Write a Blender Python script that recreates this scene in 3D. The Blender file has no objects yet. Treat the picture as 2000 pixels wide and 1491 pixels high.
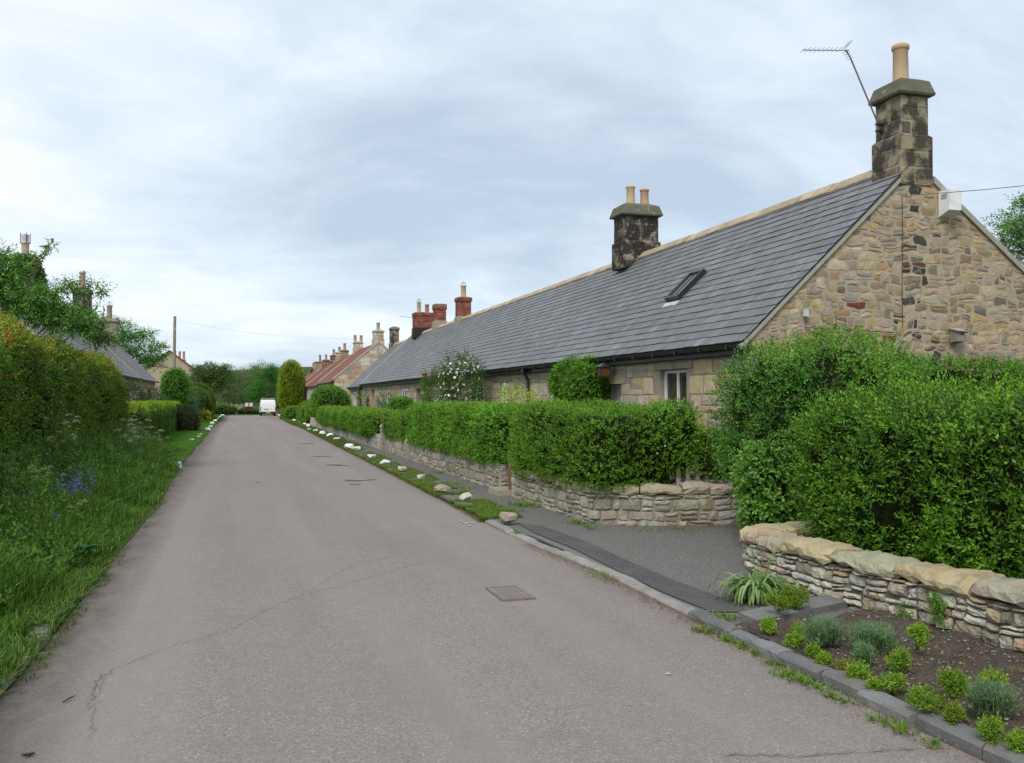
import bpy, math, random
import numpy as np
from math import radians, sin, cos, pi, atan, tan
random.seed(7)
RG = np.random.default_rng(7)
sc = bpy.context.scene
COL = sc.collection

# ------------------------------------------------------------------ camera
F_PX = 1800.0; YAW = radians(16.61); PITCH = math.atan(32.5/1800.0); EYE = 1.6
cd = bpy.data.cameras.new('camera'); cam = bpy.data.objects.new('camera', cd); COL.objects.link(cam)
cam.location = (0, 0, EYE); cam.rotation_euler = (pi/2 + PITCH, 0, -YAW)
cd.sensor_width = 36; cd.lens = 36*F_PX/2000.0; cd.clip_start = .05; cd.clip_end = 6000
sc.camera = cam
sc.view_settings.view_transform = 'Standard'; sc.view_settings.look = 'None'
sc.view_settings.exposure = 0.78; sc.view_settings.gamma = 1.0

# ------------------------------------------------------------------ world
SUN_EL = radians(48); SUN_AZ = radians(-142)    # azimuth from +Y towards +X : the bright side is behind-left
w = bpy.data.worlds.new("World"); sc.world = w; w.use_nodes = True
nt = w.node_tree; nt.nodes.clear()
def N(nt, t, **k):
    n = nt.nodes.new(t)
    for a, b in k.items():
        if a == 'inp':
            for i, v in b.items(): n.inputs[i].default_value = v
        else: setattr(n, a, b)
    return n
def L(nt, a, b): nt.links.new(a, b)
def M_(nt, op, a, b=None, c=None, clamp=False):
    n = nt.nodes.new('ShaderNodeMath'); n.operation = op; n.use_clamp = clamp
    for i, v in enumerate((a, b, c)):
        if v is None: continue
        if isinstance(v, (int, float)): n.inputs[i].default_value = v
        else: nt.links.new(v, n.inputs[i])
    return n.outputs[0]
def ramp(nt, fac, stops):
    r = nt.nodes.new('ShaderNodeValToRGB'); e = r.color_ramp.elements
    while len(e) > 1: e.remove(e[-1])
    e[0].position = stops[0][0]; e[0].color = (*stops[0][1], 1)
    for p, c in stops[1:]:
        x = e.new(p); x.color = (*c, 1)
    nt.links.new(fac, r.inputs[0]); return r.outputs[0]
def mixc(nt, f, a, b, mode='MIX'):
    n = nt.nodes.new('ShaderNodeMix'); n.data_type = 'RGBA'; n.blend_type = mode
    for i, v in ((0, f), (6, a), (7, b)):
        if isinstance(v, (int, float)): n.inputs[i].default_value = v
        elif isinstance(v, tuple): n.inputs[i].default_value = (*v, 1) if len(v) == 3 else v
        else: nt.links.new(v, n.inputs[i])
    return n.outputs[2]
out = N(nt, 'ShaderNodeOutputWorld')
sky = N(nt, 'ShaderNodeTexSky'); sky.sky_type = 'NISHITA'; sky.sun_disc = False
sky.sun_elevation = SUN_EL; sky.sun_rotation = SUN_AZ
b1 = N(nt, 'ShaderNodeBackground', inp={1: .12}); L(nt, sky.outputs[0], b1.inputs[0])
tc = N(nt, 'ShaderNodeTexCoord'); sp = N(nt, 'ShaderNodeSeparateXYZ'); L(nt, tc.outputs['Generated'], sp.inputs[0])
zz = M_(nt, 'ADD', M_(nt, 'MAXIMUM', sp.outputs[2], 0.0), .24)
cb = N(nt, 'ShaderNodeCombineXYZ')
L(nt, M_(nt, 'DIVIDE', sp.outputs[0], zz), cb.inputs[0]); L(nt, M_(nt, 'DIVIDE', sp.outputs[1], zz), cb.inputs[1])
mp = N(nt, 'ShaderNodeMapping'); L(nt, cb.outputs[0], mp.inputs[0])
mp.inputs['Rotation'].default_value = (0, 0, radians(28)); mp.inputs['Scale'].default_value = (.75, 1.0, 1); mp.inputs['Location'].default_value = (3.1, 1.7, 0)
n1 = N(nt, 'ShaderNodeTexNoise', inp={'Scale': .95, 'Detail': 9.0, 'Roughness': .5, 'Distortion': .35}); L(nt, mp.outputs[0], n1.inputs['Vector'])
n2 = N(nt, 'ShaderNodeTexNoise', inp={'Scale': 3.6, 'Detail': 8.0, 'Roughness': .6, 'Distortion': .6}); L(nt, mp.outputs[0], n2.inputs['Vector'])
nn = M_(nt, 'ADD', M_(nt, 'MULTIPLY', n1.outputs[0], .75), M_(nt, 'MULTIPLY', n2.outputs[0], .25))
cc = ramp(nt, nn, [(.36, (.315, .375, .455)), (.445, (.40, .465, .54)), (.505, (.475, .53, .59)), (.565, (.55, .59, .625)), (.63, (.605, .615, .63))])
b2 = N(nt, 'ShaderNodeBackground', inp={1: 1.0}); L(nt, cc, b2.inputs[0])
mx = N(nt, 'ShaderNodeMixShader', inp={0: .93}); L(nt, b1.outputs[0], mx.inputs[1]); L(nt, b2.outputs[0], mx.inputs[2])
L(nt, mx.outputs[0], out.inputs[0])

# ------------------------------------------------------------------ sun (veiled by cloud)
sd = bpy.data.lights.new('sun', 'SUN'); so = bpy.data.objects.new('sun', sd); COL.objects.link(so)
sd.energy = 1.5; sd.angle = radians(20); sd.color = (1, .95, .87)
# direction to the sun: azimuth measured from +Y towards +X
so.rotation_euler = (pi/2 - SUN_EL, 0, -SUN_AZ + pi)
so.location = (0, 0, 40)

# ================================================================== helpers
def gz(y):
    y = np.asarray(y, float)
    return np.where(y > 50, -(np.minimum(y, 135) - 50)*.0088, 0.0) + np.where(y > 135, (np.minimum(y, 400)-135)*.004, 0)
cp, spt = cos(PITCH), sin(PITCH)
def ray(px, py):
    a = (px-1000)/F_PX; b = (745.5-py)/F_PX
    f = (sin(YAW)*cp, cos(YAW)*cp, spt); r = (cos(YAW), -sin(YAW), 0); u = (-sin(YAW)*spt, -cos(YAW)*spt, cp)
    return tuple(f[i] + a*r[i] + b*u[i] for i in range(3))
def G(px, py, z=0.0):            # point of the ground under a photo pixel
    d = ray(px, py); zt = z
    for _ in range(30):
        t = (zt-EYE)/d[2]; zt = z + float(gz(d[1]*t))
    return (d[0]*t, d[1]*t, zt)
def AX(px, py, X):
    d = ray(px, py); t = X/d[0]; return (X, d[1]*t, EYE+d[2]*t)
def AY(px, py, Y):
    d = ray(px, py); t = Y/d[1]; return (d[0]*t, Y, EYE+d[2]*t)

def noise3(P, s=1.0, seed=0, octs=3):
    r = np.random.default_rng(seed); o = np.zeros(len(P)); a = 1.0; tot = 0
    for k in range(octs):
        for j in range(5):
            d = r.normal(size=3); d /= np.linalg.norm(d); fr = s*(2**k)*r.uniform(.7, 1.4)
            o += a*np.sin((P @ d)*fr*2*pi + r.uniform(0, 6.28))
        tot += a*2.2; a *= .55
    return o/tot

OFF = {}
def lum(c): return np.array(c, float)
class B:
    def __init__(s): s.V = []; s.F = []; s.T = []; s.M = []; s.n = 0
    def add(s, V, F, t=(.5, .5, .5), m=0):
        V = np.asarray(V, float).reshape(-1, 3)
        if isinstance(F, list) and len({len(f) for f in F}) > 1:
            s.V.append(V); t = np.asarray(t, float)
            for ln in sorted({len(f) for f in F}):
                k = [i for i, f in enumerate(F) if len(f) == ln]
                s.F.append(np.array([F[i] for i in k])+s.n); s.T.append(t[k] if t.ndim == 2 else np.tile(t, (len(k), 1))); s.M.append(np.full(len(k), m))
            s.n += len(V); return s
        F = np.asarray(F, int)
        t = np.asarray(t, float)
        if t.ndim == 1: t = np.tile(t, (len(F), 1))
        s.V.append(V); s.F.append(F+s.n); s.T.append(t); s.M.append(np.full(len(F), m)); s.n += len(V); return s
    def box(s, x0, x1, y0, y1, z0, z1, t=(.5,.5,.5), m=0, rz=0, c=None):
        V = np.array([[x, y, z] for z in (z0, z1) for y in (y0, y1) for x in (x0, x1)], float)
        if rz:
            c = c or ((x0+x1)/2, (y0+y1)/2); q = V[:, :2]-c
            V[:, 0] = c[0]+q[:, 0]*cos(rz)-q[:, 1]*sin(rz); V[:, 1] = c[1]+q[:, 0]*sin(rz)+q[:, 1]*cos(rz)
        return s.add(V, [[0,2,3,1],[4,5,7,6],[0,1,5,4],[2,6,7,3],[0,4,6,2],[1,3,7,5]], t, m)
    def hexa(s, P8, t=(.5,.5,.5), m=0):   # 4 bottom, 4 top, in ring order
        return s.add(P8, [[3,2,1,0],[4,5,6,7],[0,1,5,4],[1,2,6,5],[2,3,7,6],[3,0,4,7]], t, m)
    def tube(s, P, R, n=8, t=(.5,.5,.5), m=0, cap=True):
        P = np.array([np.asarray(q, float) for q in P]); k = len(P)
        if np.isscalar(R): R = [R]*k
        D = np.gradient(P, axis=0); D /= np.linalg.norm(D, axis=1)[:, None]+1e-9
        ref = np.array([0, 0, 1.]) if abs(D[0][2]) < .9 else np.array([1., 0, 0])
        V = []
        for i in range(k):
            a = np.cross(D[i], ref); a /= np.linalg.norm(a)+1e-9; b = np.cross(D[i], a)
            an = np.arange(n)/n*2*pi
            V.append(P[i] + R[i]*(np.cos(an)[:, None]*a + np.sin(an)[:, None]*b))
        V = np.concatenate(V); F = []
        for i in range(k-1):
            for j in range(n):
                F.append([i*n+j, i*n+(j+1) % n, (i+1)*n+(j+1) % n, (i+1)*n+j])
        s.add(V, F, t, m)
        if cap:
            for e in (0, k-1): s.add(np.vstack([V[e*n:(e+1)*n]]), [list(range(n))], t, m)
        return s
    def lathe(s, prof, c, n=16, t=(.5,.5,.5), m=0):
        an = np.arange(n)/n*2*pi; V = []
        for r, z in prof: V.append(np.c_[c[0]+r*np.cos(an), c[1]+r*np.sin(an), np.full(n, c[2]+z)])
        V = np.concatenate(V); F = []
        for i in range(len(prof)-1):
            for j in range(n): F.append([i*n+j, i*n+(j+1) % n, (i+1)*n+(j+1) % n, (i+1)*n+j])
        return s.add(V, F, t, m)
    def build(s, name, mat, parent=None, origin=None, smooth=False):
        V = np.concatenate(s.V); T = np.concatenate(s.T); Mi = np.concatenate(s.M)
        if parent is not None: off = OFF[parent.name]
        else: off = np.array(origin if origin is not None else (V[:, 0].mean(), V[:, 1].mean(), V[:, 2].min()), float)
        tot = np.concatenate([np.full(len(f), f.shape[1]) for f in s.F]); idx = np.concatenate([f.ravel() for f in s.F])
        me = bpy.data.meshes.new(name)
        me.vertices.add(len(V)); me.vertices.foreach_set('co', (V-off).astype(np.float32).ravel())
        me.loops.add(len(idx)); me.loops.foreach_set('vertex_index', idx.astype(np.int32))
        me.polygons.add(len(tot)); me.polygons.foreach_set('loop_start', np.concatenate([[0], np.cumsum(tot)[:-1]]).astype(np.int32))
        me.polygons.foreach_set('material_index', Mi.astype(np.int32))
        me.polygons.foreach_set('use_smooth', np.full(len(tot), bool(smooth)))
        me.update(calc_edges=True)
        a = me.attributes.new('tint', 'FLOAT_VECTOR', 'FACE'); a.data.foreach_set('vector', T.astype(np.float32).ravel())
        for m in (mat if isinstance(mat, (list, tuple)) else [mat]): me.materials.append(m)
        o = bpy.data.objects.new(name, me); COL.objects.link(o)
        if parent is not None: o.parent = parent
        else: o.location = off
        OFF[o.name] = off
        return o
def tag(o, label=None, cat=None, group=None, kind=None):
    if label: o['label'] = label
    if cat: o['category'] = cat
    if group: o['group'] = group
    if kind: o['kind'] = kind
    return o
def thing(name, label, cat, loc, group=None):
    o = bpy.data.objects.new(name, None); o.empty_display_size = .3; COL.objects.link(o); o.location = loc
    OFF[o.name] = np.array(loc, float)
    return tag(o, label, cat, group)

# ------------------------------------------------------------------ materials
def mat(name, fn):
    m = bpy.data.materials.new(name); m.use_nodes = True; nt = m.node_tree; nt.nodes.clear()
    o = N(nt, 'ShaderNodeOutputMaterial'); fn(nt, o); return m
def tint(nt): n = N(nt, 'ShaderNodeAttribute'); n.attribute_name = 'tint'; return n.outputs['Color']
def noi(nt, scale, detail=4, rough=.55, vec=None, stretch=None):
    t = N(nt, 'ShaderNodeTexCoord'); v = t.outputs['Object']
    if stretch:
        q = N(nt, 'ShaderNodeMapping'); q.inputs['Scale'].default_value = stretch; L(nt, v, q.inputs[0]); v = q.outputs[0]
    n = N(nt, 'ShaderNodeTexNoise', inp={'Scale': scale, 'Detail': detail, 'Roughness': rough}); L(nt, v, n.inputs['Vector']); return n.outputs[0]
def princ(nt, o, col, rough=.8, spec=.3, metal=0, bump=None, bs=.3, bd=.02):
    p = N(nt, 'ShaderNodeBsdfPrincipled', inp={'Roughness': rough, 'Specular IOR Level': spec, 'Metallic': metal})
    if isinstance(col, tuple): p.inputs[0].default_value = (*col, 1)
    else: L(nt, col, p.inputs[0])
    if bump is not None:
        b = N(nt, 'ShaderNodeBump', inp={'Strength': bs, 'Distance': bd}); L(nt, bump, b.inputs['Height']); L(nt, b.outputs[0], p.inputs['Normal'])
    L(nt, p.outputs[0], o.inputs[0]); return p
def leaf_mat(name, rough=.5, trans=.25, spec=.25):
    def f(nt, o):
        t = tint(nt)
        p = N(nt, 'ShaderNodeBsdfPrincipled', inp={'Roughness': rough, 'Specular IOR Level': spec}); L(nt, t, p.inputs[0])
        tr = N(nt, 'ShaderNodeBsdfTranslucent'); L(nt, mixc(nt, 1.0, t, (1.25, 1.15, .55), 'MULTIPLY'), tr.inputs[0])
        m = N(nt, 'ShaderNodeMixShader', inp={0: trans}); L(nt, p.outputs[0], m.inputs[1]); L(nt, tr.outputs[0], m.inputs[2]); L(nt, m.outputs[0], o.inputs[0])
    return mat(name, f)
LEAF = leaf_mat('leaf'); GRASS = leaf_mat('grass', .5, .3, .25); PETAL = leaf_mat('petal', .6, .3, .2)
def tinted(name, s1=6, s2=45, amp=.5, rough=.9, spec=.2, bs=.5, bd=.012, stain=None, stretch=None):
    def f(nt, o):
        a = noi(nt, s1, 5, .6, stretch=stretch); b = noi(nt, s2, 6, .65, stretch=stretch)
        v = M_(nt, 'ADD', M_(nt, 'MULTIPLY', a, amp*1.2), M_(nt, 'MULTIPLY', b, amp*1.2)); v = M_(nt, 'ADD', v, 1-amp*1.2)
        cbn = N(nt, 'ShaderNodeCombineXYZ')
        for i in range(3): L(nt, v, cbn.inputs[i])
        c = mixc(nt, 1.0, tint(nt), cbn.outputs[0], 'MULTIPLY')
        if stain:
            for sc_, lo, hi, colr, am in stain:
                fct = M_(nt, 'MULTIPLY', ramp(nt, noi(nt, sc_, 5, .6), [(lo, (0,0,0)), (hi, (1,1,1))]), am)
                c = mixc(nt, fct, c, colr)
        princ(nt, o, c, rough, spec, 0, M_(nt, 'ADD', M_(nt, 'MULTIPLY', a, .6), b), bs, bd)
    return mat(name, f)
STONE = tinted('weathered_sandstone', 7, 55, .55, .92, .15, .8, .015, [(2.2, .56, .70, (.10, .09, .07), .35), (9, .60, .70, (.50, .49, .42), .35)])
SOOTY = tinted('sooty_sandstone', 5, 50, .55, .92, .15, .8, .012, [(3.2, .45, .56, (.032, .030, .027), .85), (7, .62, .72, (.42, .37, .28), .5)])
BLACKST = tinted('blackened_sandstone', 5, 50, .55, .92, .15, .8, .012, [(3.6, .37, .50, (.026, .025, .023), .93), (9, .60, .68, (.45, .40, .3), .6)])
RUBBLE = tinted('limewashed_rubble', 6, 40, .5, .92, .15, .9, .02, [(3.0, .54, .68, (.16, .14, .11), .5), (8, .55, .66, (.55, .53, .47), .5), (1.3, .60, .72, (.16, .17, .07), .35)])
COPE = tinted('coping_sandstone', 5, 38, .6, .9, .15, .9, .02, [(2.4, .55, .7, (.14, .12, .09), .55), (5, .58, .70, (.42, .36, .22), .5), (11, .6, .68, (.45, .45, .38), .4)])
MORTAR = tinted('lime_mortar', 9, 90, .4, .95, .1, .8, .01)
SLATE = tinted('blue_grey_slate', 3, 60, .3, .55, .45, .25, .004, [(14, .63, .69, (.36, .37, .33), .6), (1.1, .52, .72, (.10, .095, .085), .5), (.7, .55, .75, (.12, .13, .095), .4)])
BRICK = tinted('red_brick', 8, 70, .5, .9, .15, .5, .006)
PLAIN = tinted('painted', 5, 80, .12, .5, .4, .1, .002)
WPAINT = tinted('white_painted_stone', 9, 60, .25, .8, .2, .6, .01, [(7, .60, .70, (.28, .26, .22), .8)])
POT = tinted('clay_pot', 12, 60, .35, .85, .2, .3, .003, [(5, .6, .75, (.12, .10, .08), .5)])
WOOD = tinted('weathered_wood', 4, 50, .4, .9, .15, .5, .006, stretch=(1, 1, .12))
BARK = tinted('bark', 6, 30, .5, .95, .1, 1, .02, stretch=(1, 1, .3))
def fm(nt, o): princ(nt, o, tint(nt), .38, .5)
METAL = mat('painted_metal', fm)
def fgl(nt, o):
    c = ramp(nt, noi(nt, 1.2, 2), [(.35, (.012, .013, .014)), (.7, (.05, .048, .045))]); princ(nt, o, c, .06, .6)
GLASS = mat('window_glass', fgl)
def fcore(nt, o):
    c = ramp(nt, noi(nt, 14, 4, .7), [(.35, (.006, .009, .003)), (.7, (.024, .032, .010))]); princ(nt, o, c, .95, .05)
CORE = mat('shaded_hedge_interior', fcore)  # twiggy inside, with the shade of the leaf gaps put into its colour
def froad(nt, o):
    tcn = N(nt, 'ShaderNodeTexCoord'); v = tcn.outputs['Object']
    vo = N(nt, 'ShaderNodeTexVoronoi', inp={'Scale': 120.0}); L(nt, v, vo.inputs['Vector'])
    s2 = N(nt, 'ShaderNodeSeparateColor'); L(nt, vo.outputs['Color'], s2.inputs[0])
    spk = ramp(nt, s2.outputs[0], [(.0, (.160, .138, .123)), (.35, (.217, .183, .163)), (.7, (.262, .223, .20)), (.95, (.295, .258, .232)), (1.0, (.44, .40, .37))])
    big = noi(nt, .55, 6, .6); mid = noi(nt, 3.5, 5, .65)
    c = mixc(nt, M_(nt, 'MULTIPLY', ramp(nt, big, [(.38, (0,0,0)), (.66, (1,1,1))]), .40), spk, (.195, .178, .172))
    c = mixc(nt, M_(nt, 'MULTIPLY', ramp(nt, mid, [(.50, (0,0,0)), (.78, (1,1,1))]), .35), c, (.15, .135, .13))
    # long faint wheel-worn bands along the carriageway
    st = noi(nt, 1.0, 4, .5, stretch=(1.5, .06, 1)); c = mixc(nt, M_(nt, 'MULTIPLY', ramp(nt, st, [(.42, (0,0,0)), (.62, (1,1,1))]), .5), c, (.275, .242, .219))
    st2 = noi(nt, 1.0, 5, .6, stretch=(1.1, .16, 1)); c = mixc(nt, M_(nt, 'MULTIPLY', ramp(nt, st2, [(.50, (0,0,0)), (.62, (1,1,1))]), .32), c, (.175, .163, .157))
    # dirt that gathers along the two edges
    sx = N(nt, 'ShaderNodeSeparateXYZ'); L(nt, v, sx.inputs[0])
    eL = M_(nt, 'SUBTRACT', 1.0, M_(nt, 'MULTIPLY', M_(nt, 'ADD', sx.outputs[0], 1.22), 1.9), clamp=True)
    ed = M_(nt, 'MULTIPLY', M_(nt, 'ADD', eL, 0.0), M_(nt, 'ADD', M_(nt, 'MULTIPLY', noi(nt, 4, 6, .7, stretch=(1, .45, 1)), 3.4), -.5), clamp=True)
    c = mixc(nt, M_(nt, 'MULTIPLY', ed, .78), c, (.082, .068, .052))
    eR = M_(nt, 'MULTIPLY', M_(nt, 'ADD', sx.outputs[0], -2.95), 2.6, clamp=True)
    ed2 = M_(nt, 'MULTIPLY', eR, M_(nt, 'ADD', M_(nt, 'MULTIPLY', noi(nt, 5, 6, .7, stretch=(1, .4, 1)), 2.0), -.4), clamp=True)
    c = mixc(nt, M_(nt, 'MULTIPLY', ed2, .6), c, (.16, .10, .065))
    h = M_(nt, 'ADD', vo.outputs['Distance'], M_(nt, 'MULTIPLY', noi(nt, 150, 3, .6), .6))
    princ(nt, o, c, .88, .25, 0, h, .55, .006)
ROAD = mat('worn_pinkish_asphalt', froad)
def ftar(base, hi):
    def f(nt, o):
        tcn = N(nt, 'ShaderNodeTexCoord'); v = tcn.outputs['Object']
        vo = N(nt, 'ShaderNodeTexVoronoi', inp={'Scale': 110.0}); L(nt, v, vo.inputs['Vector'])
        s2 = N(nt, 'ShaderNodeSeparateColor'); L(nt, vo.outputs['Color'], s2.inputs[0])
        c = ramp(nt, s2.outputs[0], [(0, base), (.8, tuple(x*1.4 for x in base)), (1, hi)])
        c = mixc(nt, M_(nt, 'MULTIPLY', ramp(nt, noi(nt, 2.0, 6, .65), [(.42, (0,0,0)), (.7, (1,1,1))]), .55), c, tuple(x*1.9 for x in (.075, .066, .055)))
        princ(nt, o, c, .88, .2, 0, M_(nt, 'ADD', vo.outputs['Distance'], noi(nt, 60, 3)), .5, .005)
    return f
TAR = mat('grey_tarmac', ftar((.105, .10, .096), (.30, .29, .28))); TARN = mat('dark_patched_tarmac', ftar((.058, .058, .060), (.15, .15, .15)))
TARL = mat('pale_worn_tarmac', ftar((.12, .115, .108), (.32, .31, .29)))
CRACK = mat('crack', lambda nt, o: princ(nt, o, ramp(nt, noi(nt, 30, 3), [(.4, (.125, .108, .098)), (.58, (.22, .19, .172))]), .95, .1))
WHITE = mat('worn_road_paint', lambda nt, o: princ(nt, o, ramp(nt, noi(nt, 40, 4, .7), [(.45, (.26, .24, .23)), (.55, (.6, .59, .56))]), .8, .2))
KERB = tinted('whinstone_kerb', 6, 60, .6, .85, .25, .8, .01, [(8, .50, .66, (.20, .18, .15), .5)])
def fgr(nt, o):
    a = noi(nt, .25, 5); b = noi(nt, 9, 5, .7)
    c = mixc(nt, ramp(nt, b, [(.35, (0,0,0)), (.7, (1,1,1))]), ramp(nt, a, [(.35, (.035, .07, .012)), (.7, (.07, .13, .02))]), (.055, .06, .02)); princ(nt, o, c, .95, .1, 0, b, .8, .05)
GROUND = mat('rough_grass_ground', fgr)
def fso(nt, o):
    a = noi(nt, 6, 6, .7); b = noi(nt, 50, 5, .7)
    c = mixc(nt, .5, ramp(nt, a, [(.35, (.055, .042, .032)), (.7, (.13, .10, .08))]), ramp(nt, b, [(.35, (.04, .03, .024)), (.72, (.19, .16, .135))])); princ(nt, o, c, .95, .1, 0, b, 1, .02)
SOIL = mat('garden_soil', fso)

# ------------------------------------------------------------------ foliage
def rnd(n, a, b): return RG.uniform(a, b, n)
def unit(v): return v/(np.linalg.norm(v, axis=-1, keepdims=True)+1e-9)
def pick(pal, n, wts=None):
    pal = np.array(pal, float); i = RG.choice(len(pal), n, p=None if wts is None else np.array(wts)/sum(wts))
    return pal[i]*RG.uniform(.72, 1.28, (n, 1))*RG.uniform(.93, 1.07, (n, 3))
def leafquads(P, D, S, Ln, Wd, fold=.15):
    n = len(P); Nn = np.cross(D, S)
    a = P; t = P + D*Ln[:, None]
    m = P + D*(Ln*.48)[:, None] + Nn*(Wd*fold)[:, None]
    V = np.stack([a, m+S*(Wd/2)[:, None], t, m-S*(Wd/2)[:, None]], 1).reshape(-1, 3)
    return V, np.arange(n*4).reshape(n, 4)
def superblob(c, h, n=6, res=10, amp=.05, fr=1.0, seed=1, bend=None):
    """rounded box / ellipsoid as six grids; returns verts, quads, normals per vert"""
    Vs, Fs = [], []; k = 0; c = np.array(c, float); h = np.array(h, float)
    for ax in range(3):
        o = [i for i in range(3) if i != ax]
        na = max(3, int(2*h[o[0]]*res)); nb = max(3, int(2*h[o[1]]*res))
        for sg in (-1, 1):
            a, b = np.meshgrid(np.linspace(-1, 1, na+1), np.linspace(-1, 1, nb+1), indexing='ij')
            P = np.zeros((a.size, 3)); P[:, ax] = sg; P[:, o[0]] = a.ravel(); P[:, o[1]] = b.ravel()
            i = np.arange((na+1)*(nb+1)).reshape(na+1, nb+1)
            F = np.stack([i[:-1, :-1], i[1:, :-1], i[1:, 1:], i[:-1, 1:]], -1).reshape(-1, 4)
            Vs.append(P); Fs.append(F+k); k += len(P)
    P = np.concatenate(Vs); nrm = (np.abs(P)**n).sum(1)**(1/n); P = P/nrm[:, None]
    # rounding in metres : keep corner radius similar on long hedges
    Nn = unit(np.sign(P)*np.abs(P)**(n-1)/h)
    W = c + P*h
    W = W + Nn*(amp*noise3(W, fr, seed))[:, None]
    if bend is not None: W[:, 0] += bend(W[:, 1])
    return W, np.concatenate(Fs), Nn
def sample(V, F, Nn, n, wf=None):
    A, Bq, C, D = (V[F[:, i]] for i in range(4))
    ar = .5*np.linalg.norm(np.cross(C-A, D-Bq), axis=1)
    if wf is not None: ar = ar*wf(V[F].mean(1), Nn[F[:, 0]])
    i = RG.choice(len(F), n, p=ar/ar.sum()); u = rnd(n, 0, 1)[:, None]; v = rnd(n, 0, 1)[:, None]
    P = (A[i]*(1-u)+Bq[i]*u)*(1-v)+(D[i]*(1-u)+C[i]*u)*v
    q = unit(Nn[F[i, 0]]*(1-u)+Nn[F[i, 2]]*u); return P, q, ar.sum()
def area(V, F):
    return (.5*np.linalg.norm(np.cross(V[F[:, 2]]-V[F[:, 0]], V[F[:, 3]]-V[F[:, 1]]), axis=1)).sum()
def shoots(b, P, Nn, k, twig, ln, wd, pal, wts, up=.5, spread=.6, tips=None, droop=0., leafy=.75):
    n = len(P)
    D = unit(Nn + np.array([0, 0, up]) + RG.normal(size=(n, 3))*spread)
    ref = unit(RG.normal(size=(n, 3))); A = unit(np.cross(D, ref)); C = np.cross(D, A)
    base = pick(pal, n, wts)*(1.22+.34*noise3(P, .9, 77, 2)+.14*noise3(P, 4, 78, 1))[:, None]; ph = rnd(n, 0, 6.28); tl = twig*rnd(n, .6, 1.3)
    for j in range(k):
        t = (j+.3)/k; an = ph + j*2.4 + rnd(n, -.3, .3)
        R = A*np.cos(an)[:, None] + C*np.sin(an)[:, None]
        ld = unit(D*(.35+.6*t) + R*leafy*(1.1-.5*t) + RG.normal(size=(n, 3))*.15 + np.array([0, 0, -droop]))
        sd_ = unit(np.cross(ld, D) + RG.normal(size=(n, 3))*.25)
        pos = P + D*(tl*t)[:, None]
        sz = rnd(n, .65, 1.2)*(1.05-.3*t)
        V, F = leafquads(pos, ld, sd_, ln*sz, wd*sz, RG.uniform(-.2, .25))
        colr = base*RG.uniform(.8, 1.2, (n, 1))
        if tips is not None and j >= k-2: colr = colr*.45 + np.array(tips)*.55*RG.uniform(.7, 1.25, (n, 1))  # tip leaves paler: new growth, with leaf highlights also put into the colour
        b.add(V, F, colr)
PRIV = [(.058, .150, .010), (.085, .205, .013), (.045, .115, .010), (.125, .255, .018)]
def hedge(name, label, c, h, dens, k, twig, ln, wd, pal=PRIV, wts=None, tips=(.20, .36, .03), n=8, amp=.06, fr=.8, seed=1,
          up=.5, spread=.6, group=None, cat='hedge', bend=None, res=8, shrink=.06, vis=None, gappy=0., extra=None, topcol=None, parts=True, leafy=.75):
    V, F, Nn = superblob(c, h, n, res, amp, fr, seed, bend)
    t = thing(name, label, cat, (c[0]+(float(bend(np.array([c[1]]))[0]) if bend else 0), c[1], c[2]-h[2]), group)
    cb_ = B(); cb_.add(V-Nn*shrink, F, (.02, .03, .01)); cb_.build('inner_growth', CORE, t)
    ns = int(area(V, F)*dens)
    P, q, _ = sample(V, F, Nn, ns, vis)
    if gappy > 0:
        g = noise3(P, 1.6, seed+5, 2); keep = g > -1+gappy*1.2 ; keep |= RG.uniform(size=len(P)) < .4; P = P[keep]; q = q[keep]
    P = P - q*(rnd(len(P), 0, shrink*1.1))[:, None]
    b = B()
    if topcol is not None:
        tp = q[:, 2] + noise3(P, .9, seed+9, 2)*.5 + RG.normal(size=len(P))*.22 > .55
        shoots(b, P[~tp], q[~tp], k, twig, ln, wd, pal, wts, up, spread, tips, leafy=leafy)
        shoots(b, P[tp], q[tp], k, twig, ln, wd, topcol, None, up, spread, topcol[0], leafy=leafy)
    else: shoots(b, P, q, k, twig, ln, wd, pal, wts, up, spread, tips, leafy=leafy)
    if extra: extra(b, P, q)
    b.build('foliage', LEAF, t); return t, (V, F, Nn)
def front(dirx):   # keep leaves mostly where they can be seen; the back still gets some
    return lambda c, n: np.where(n[:, 0]*dirx < -.5, .25, 1.0)
def flecks(b, P, q, n, size, col, out=.03):
    """small blossoms: little rosettes of petals"""
    i = RG.choice(len(P), n); p = P[i]+q[i]*out; nn = unit(q[i]+RG.normal(size=(n, 3))*.4)
    a = unit(np.cross(nn, RG.normal(size=(n, 3)))); c = np.cross(nn, a)
    for j in range(5):
        an = j*2*pi/5; d = unit(a*cos(an)+c*sin(an)+nn*.3); s_ = unit(np.cross(d, nn))
        V, F = leafquads(p, d, s_, size*rnd(n, .7, 1.2), size*rnd(n, .7, 1.0), .1); b.add(V, F, pick([col], n))

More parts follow.
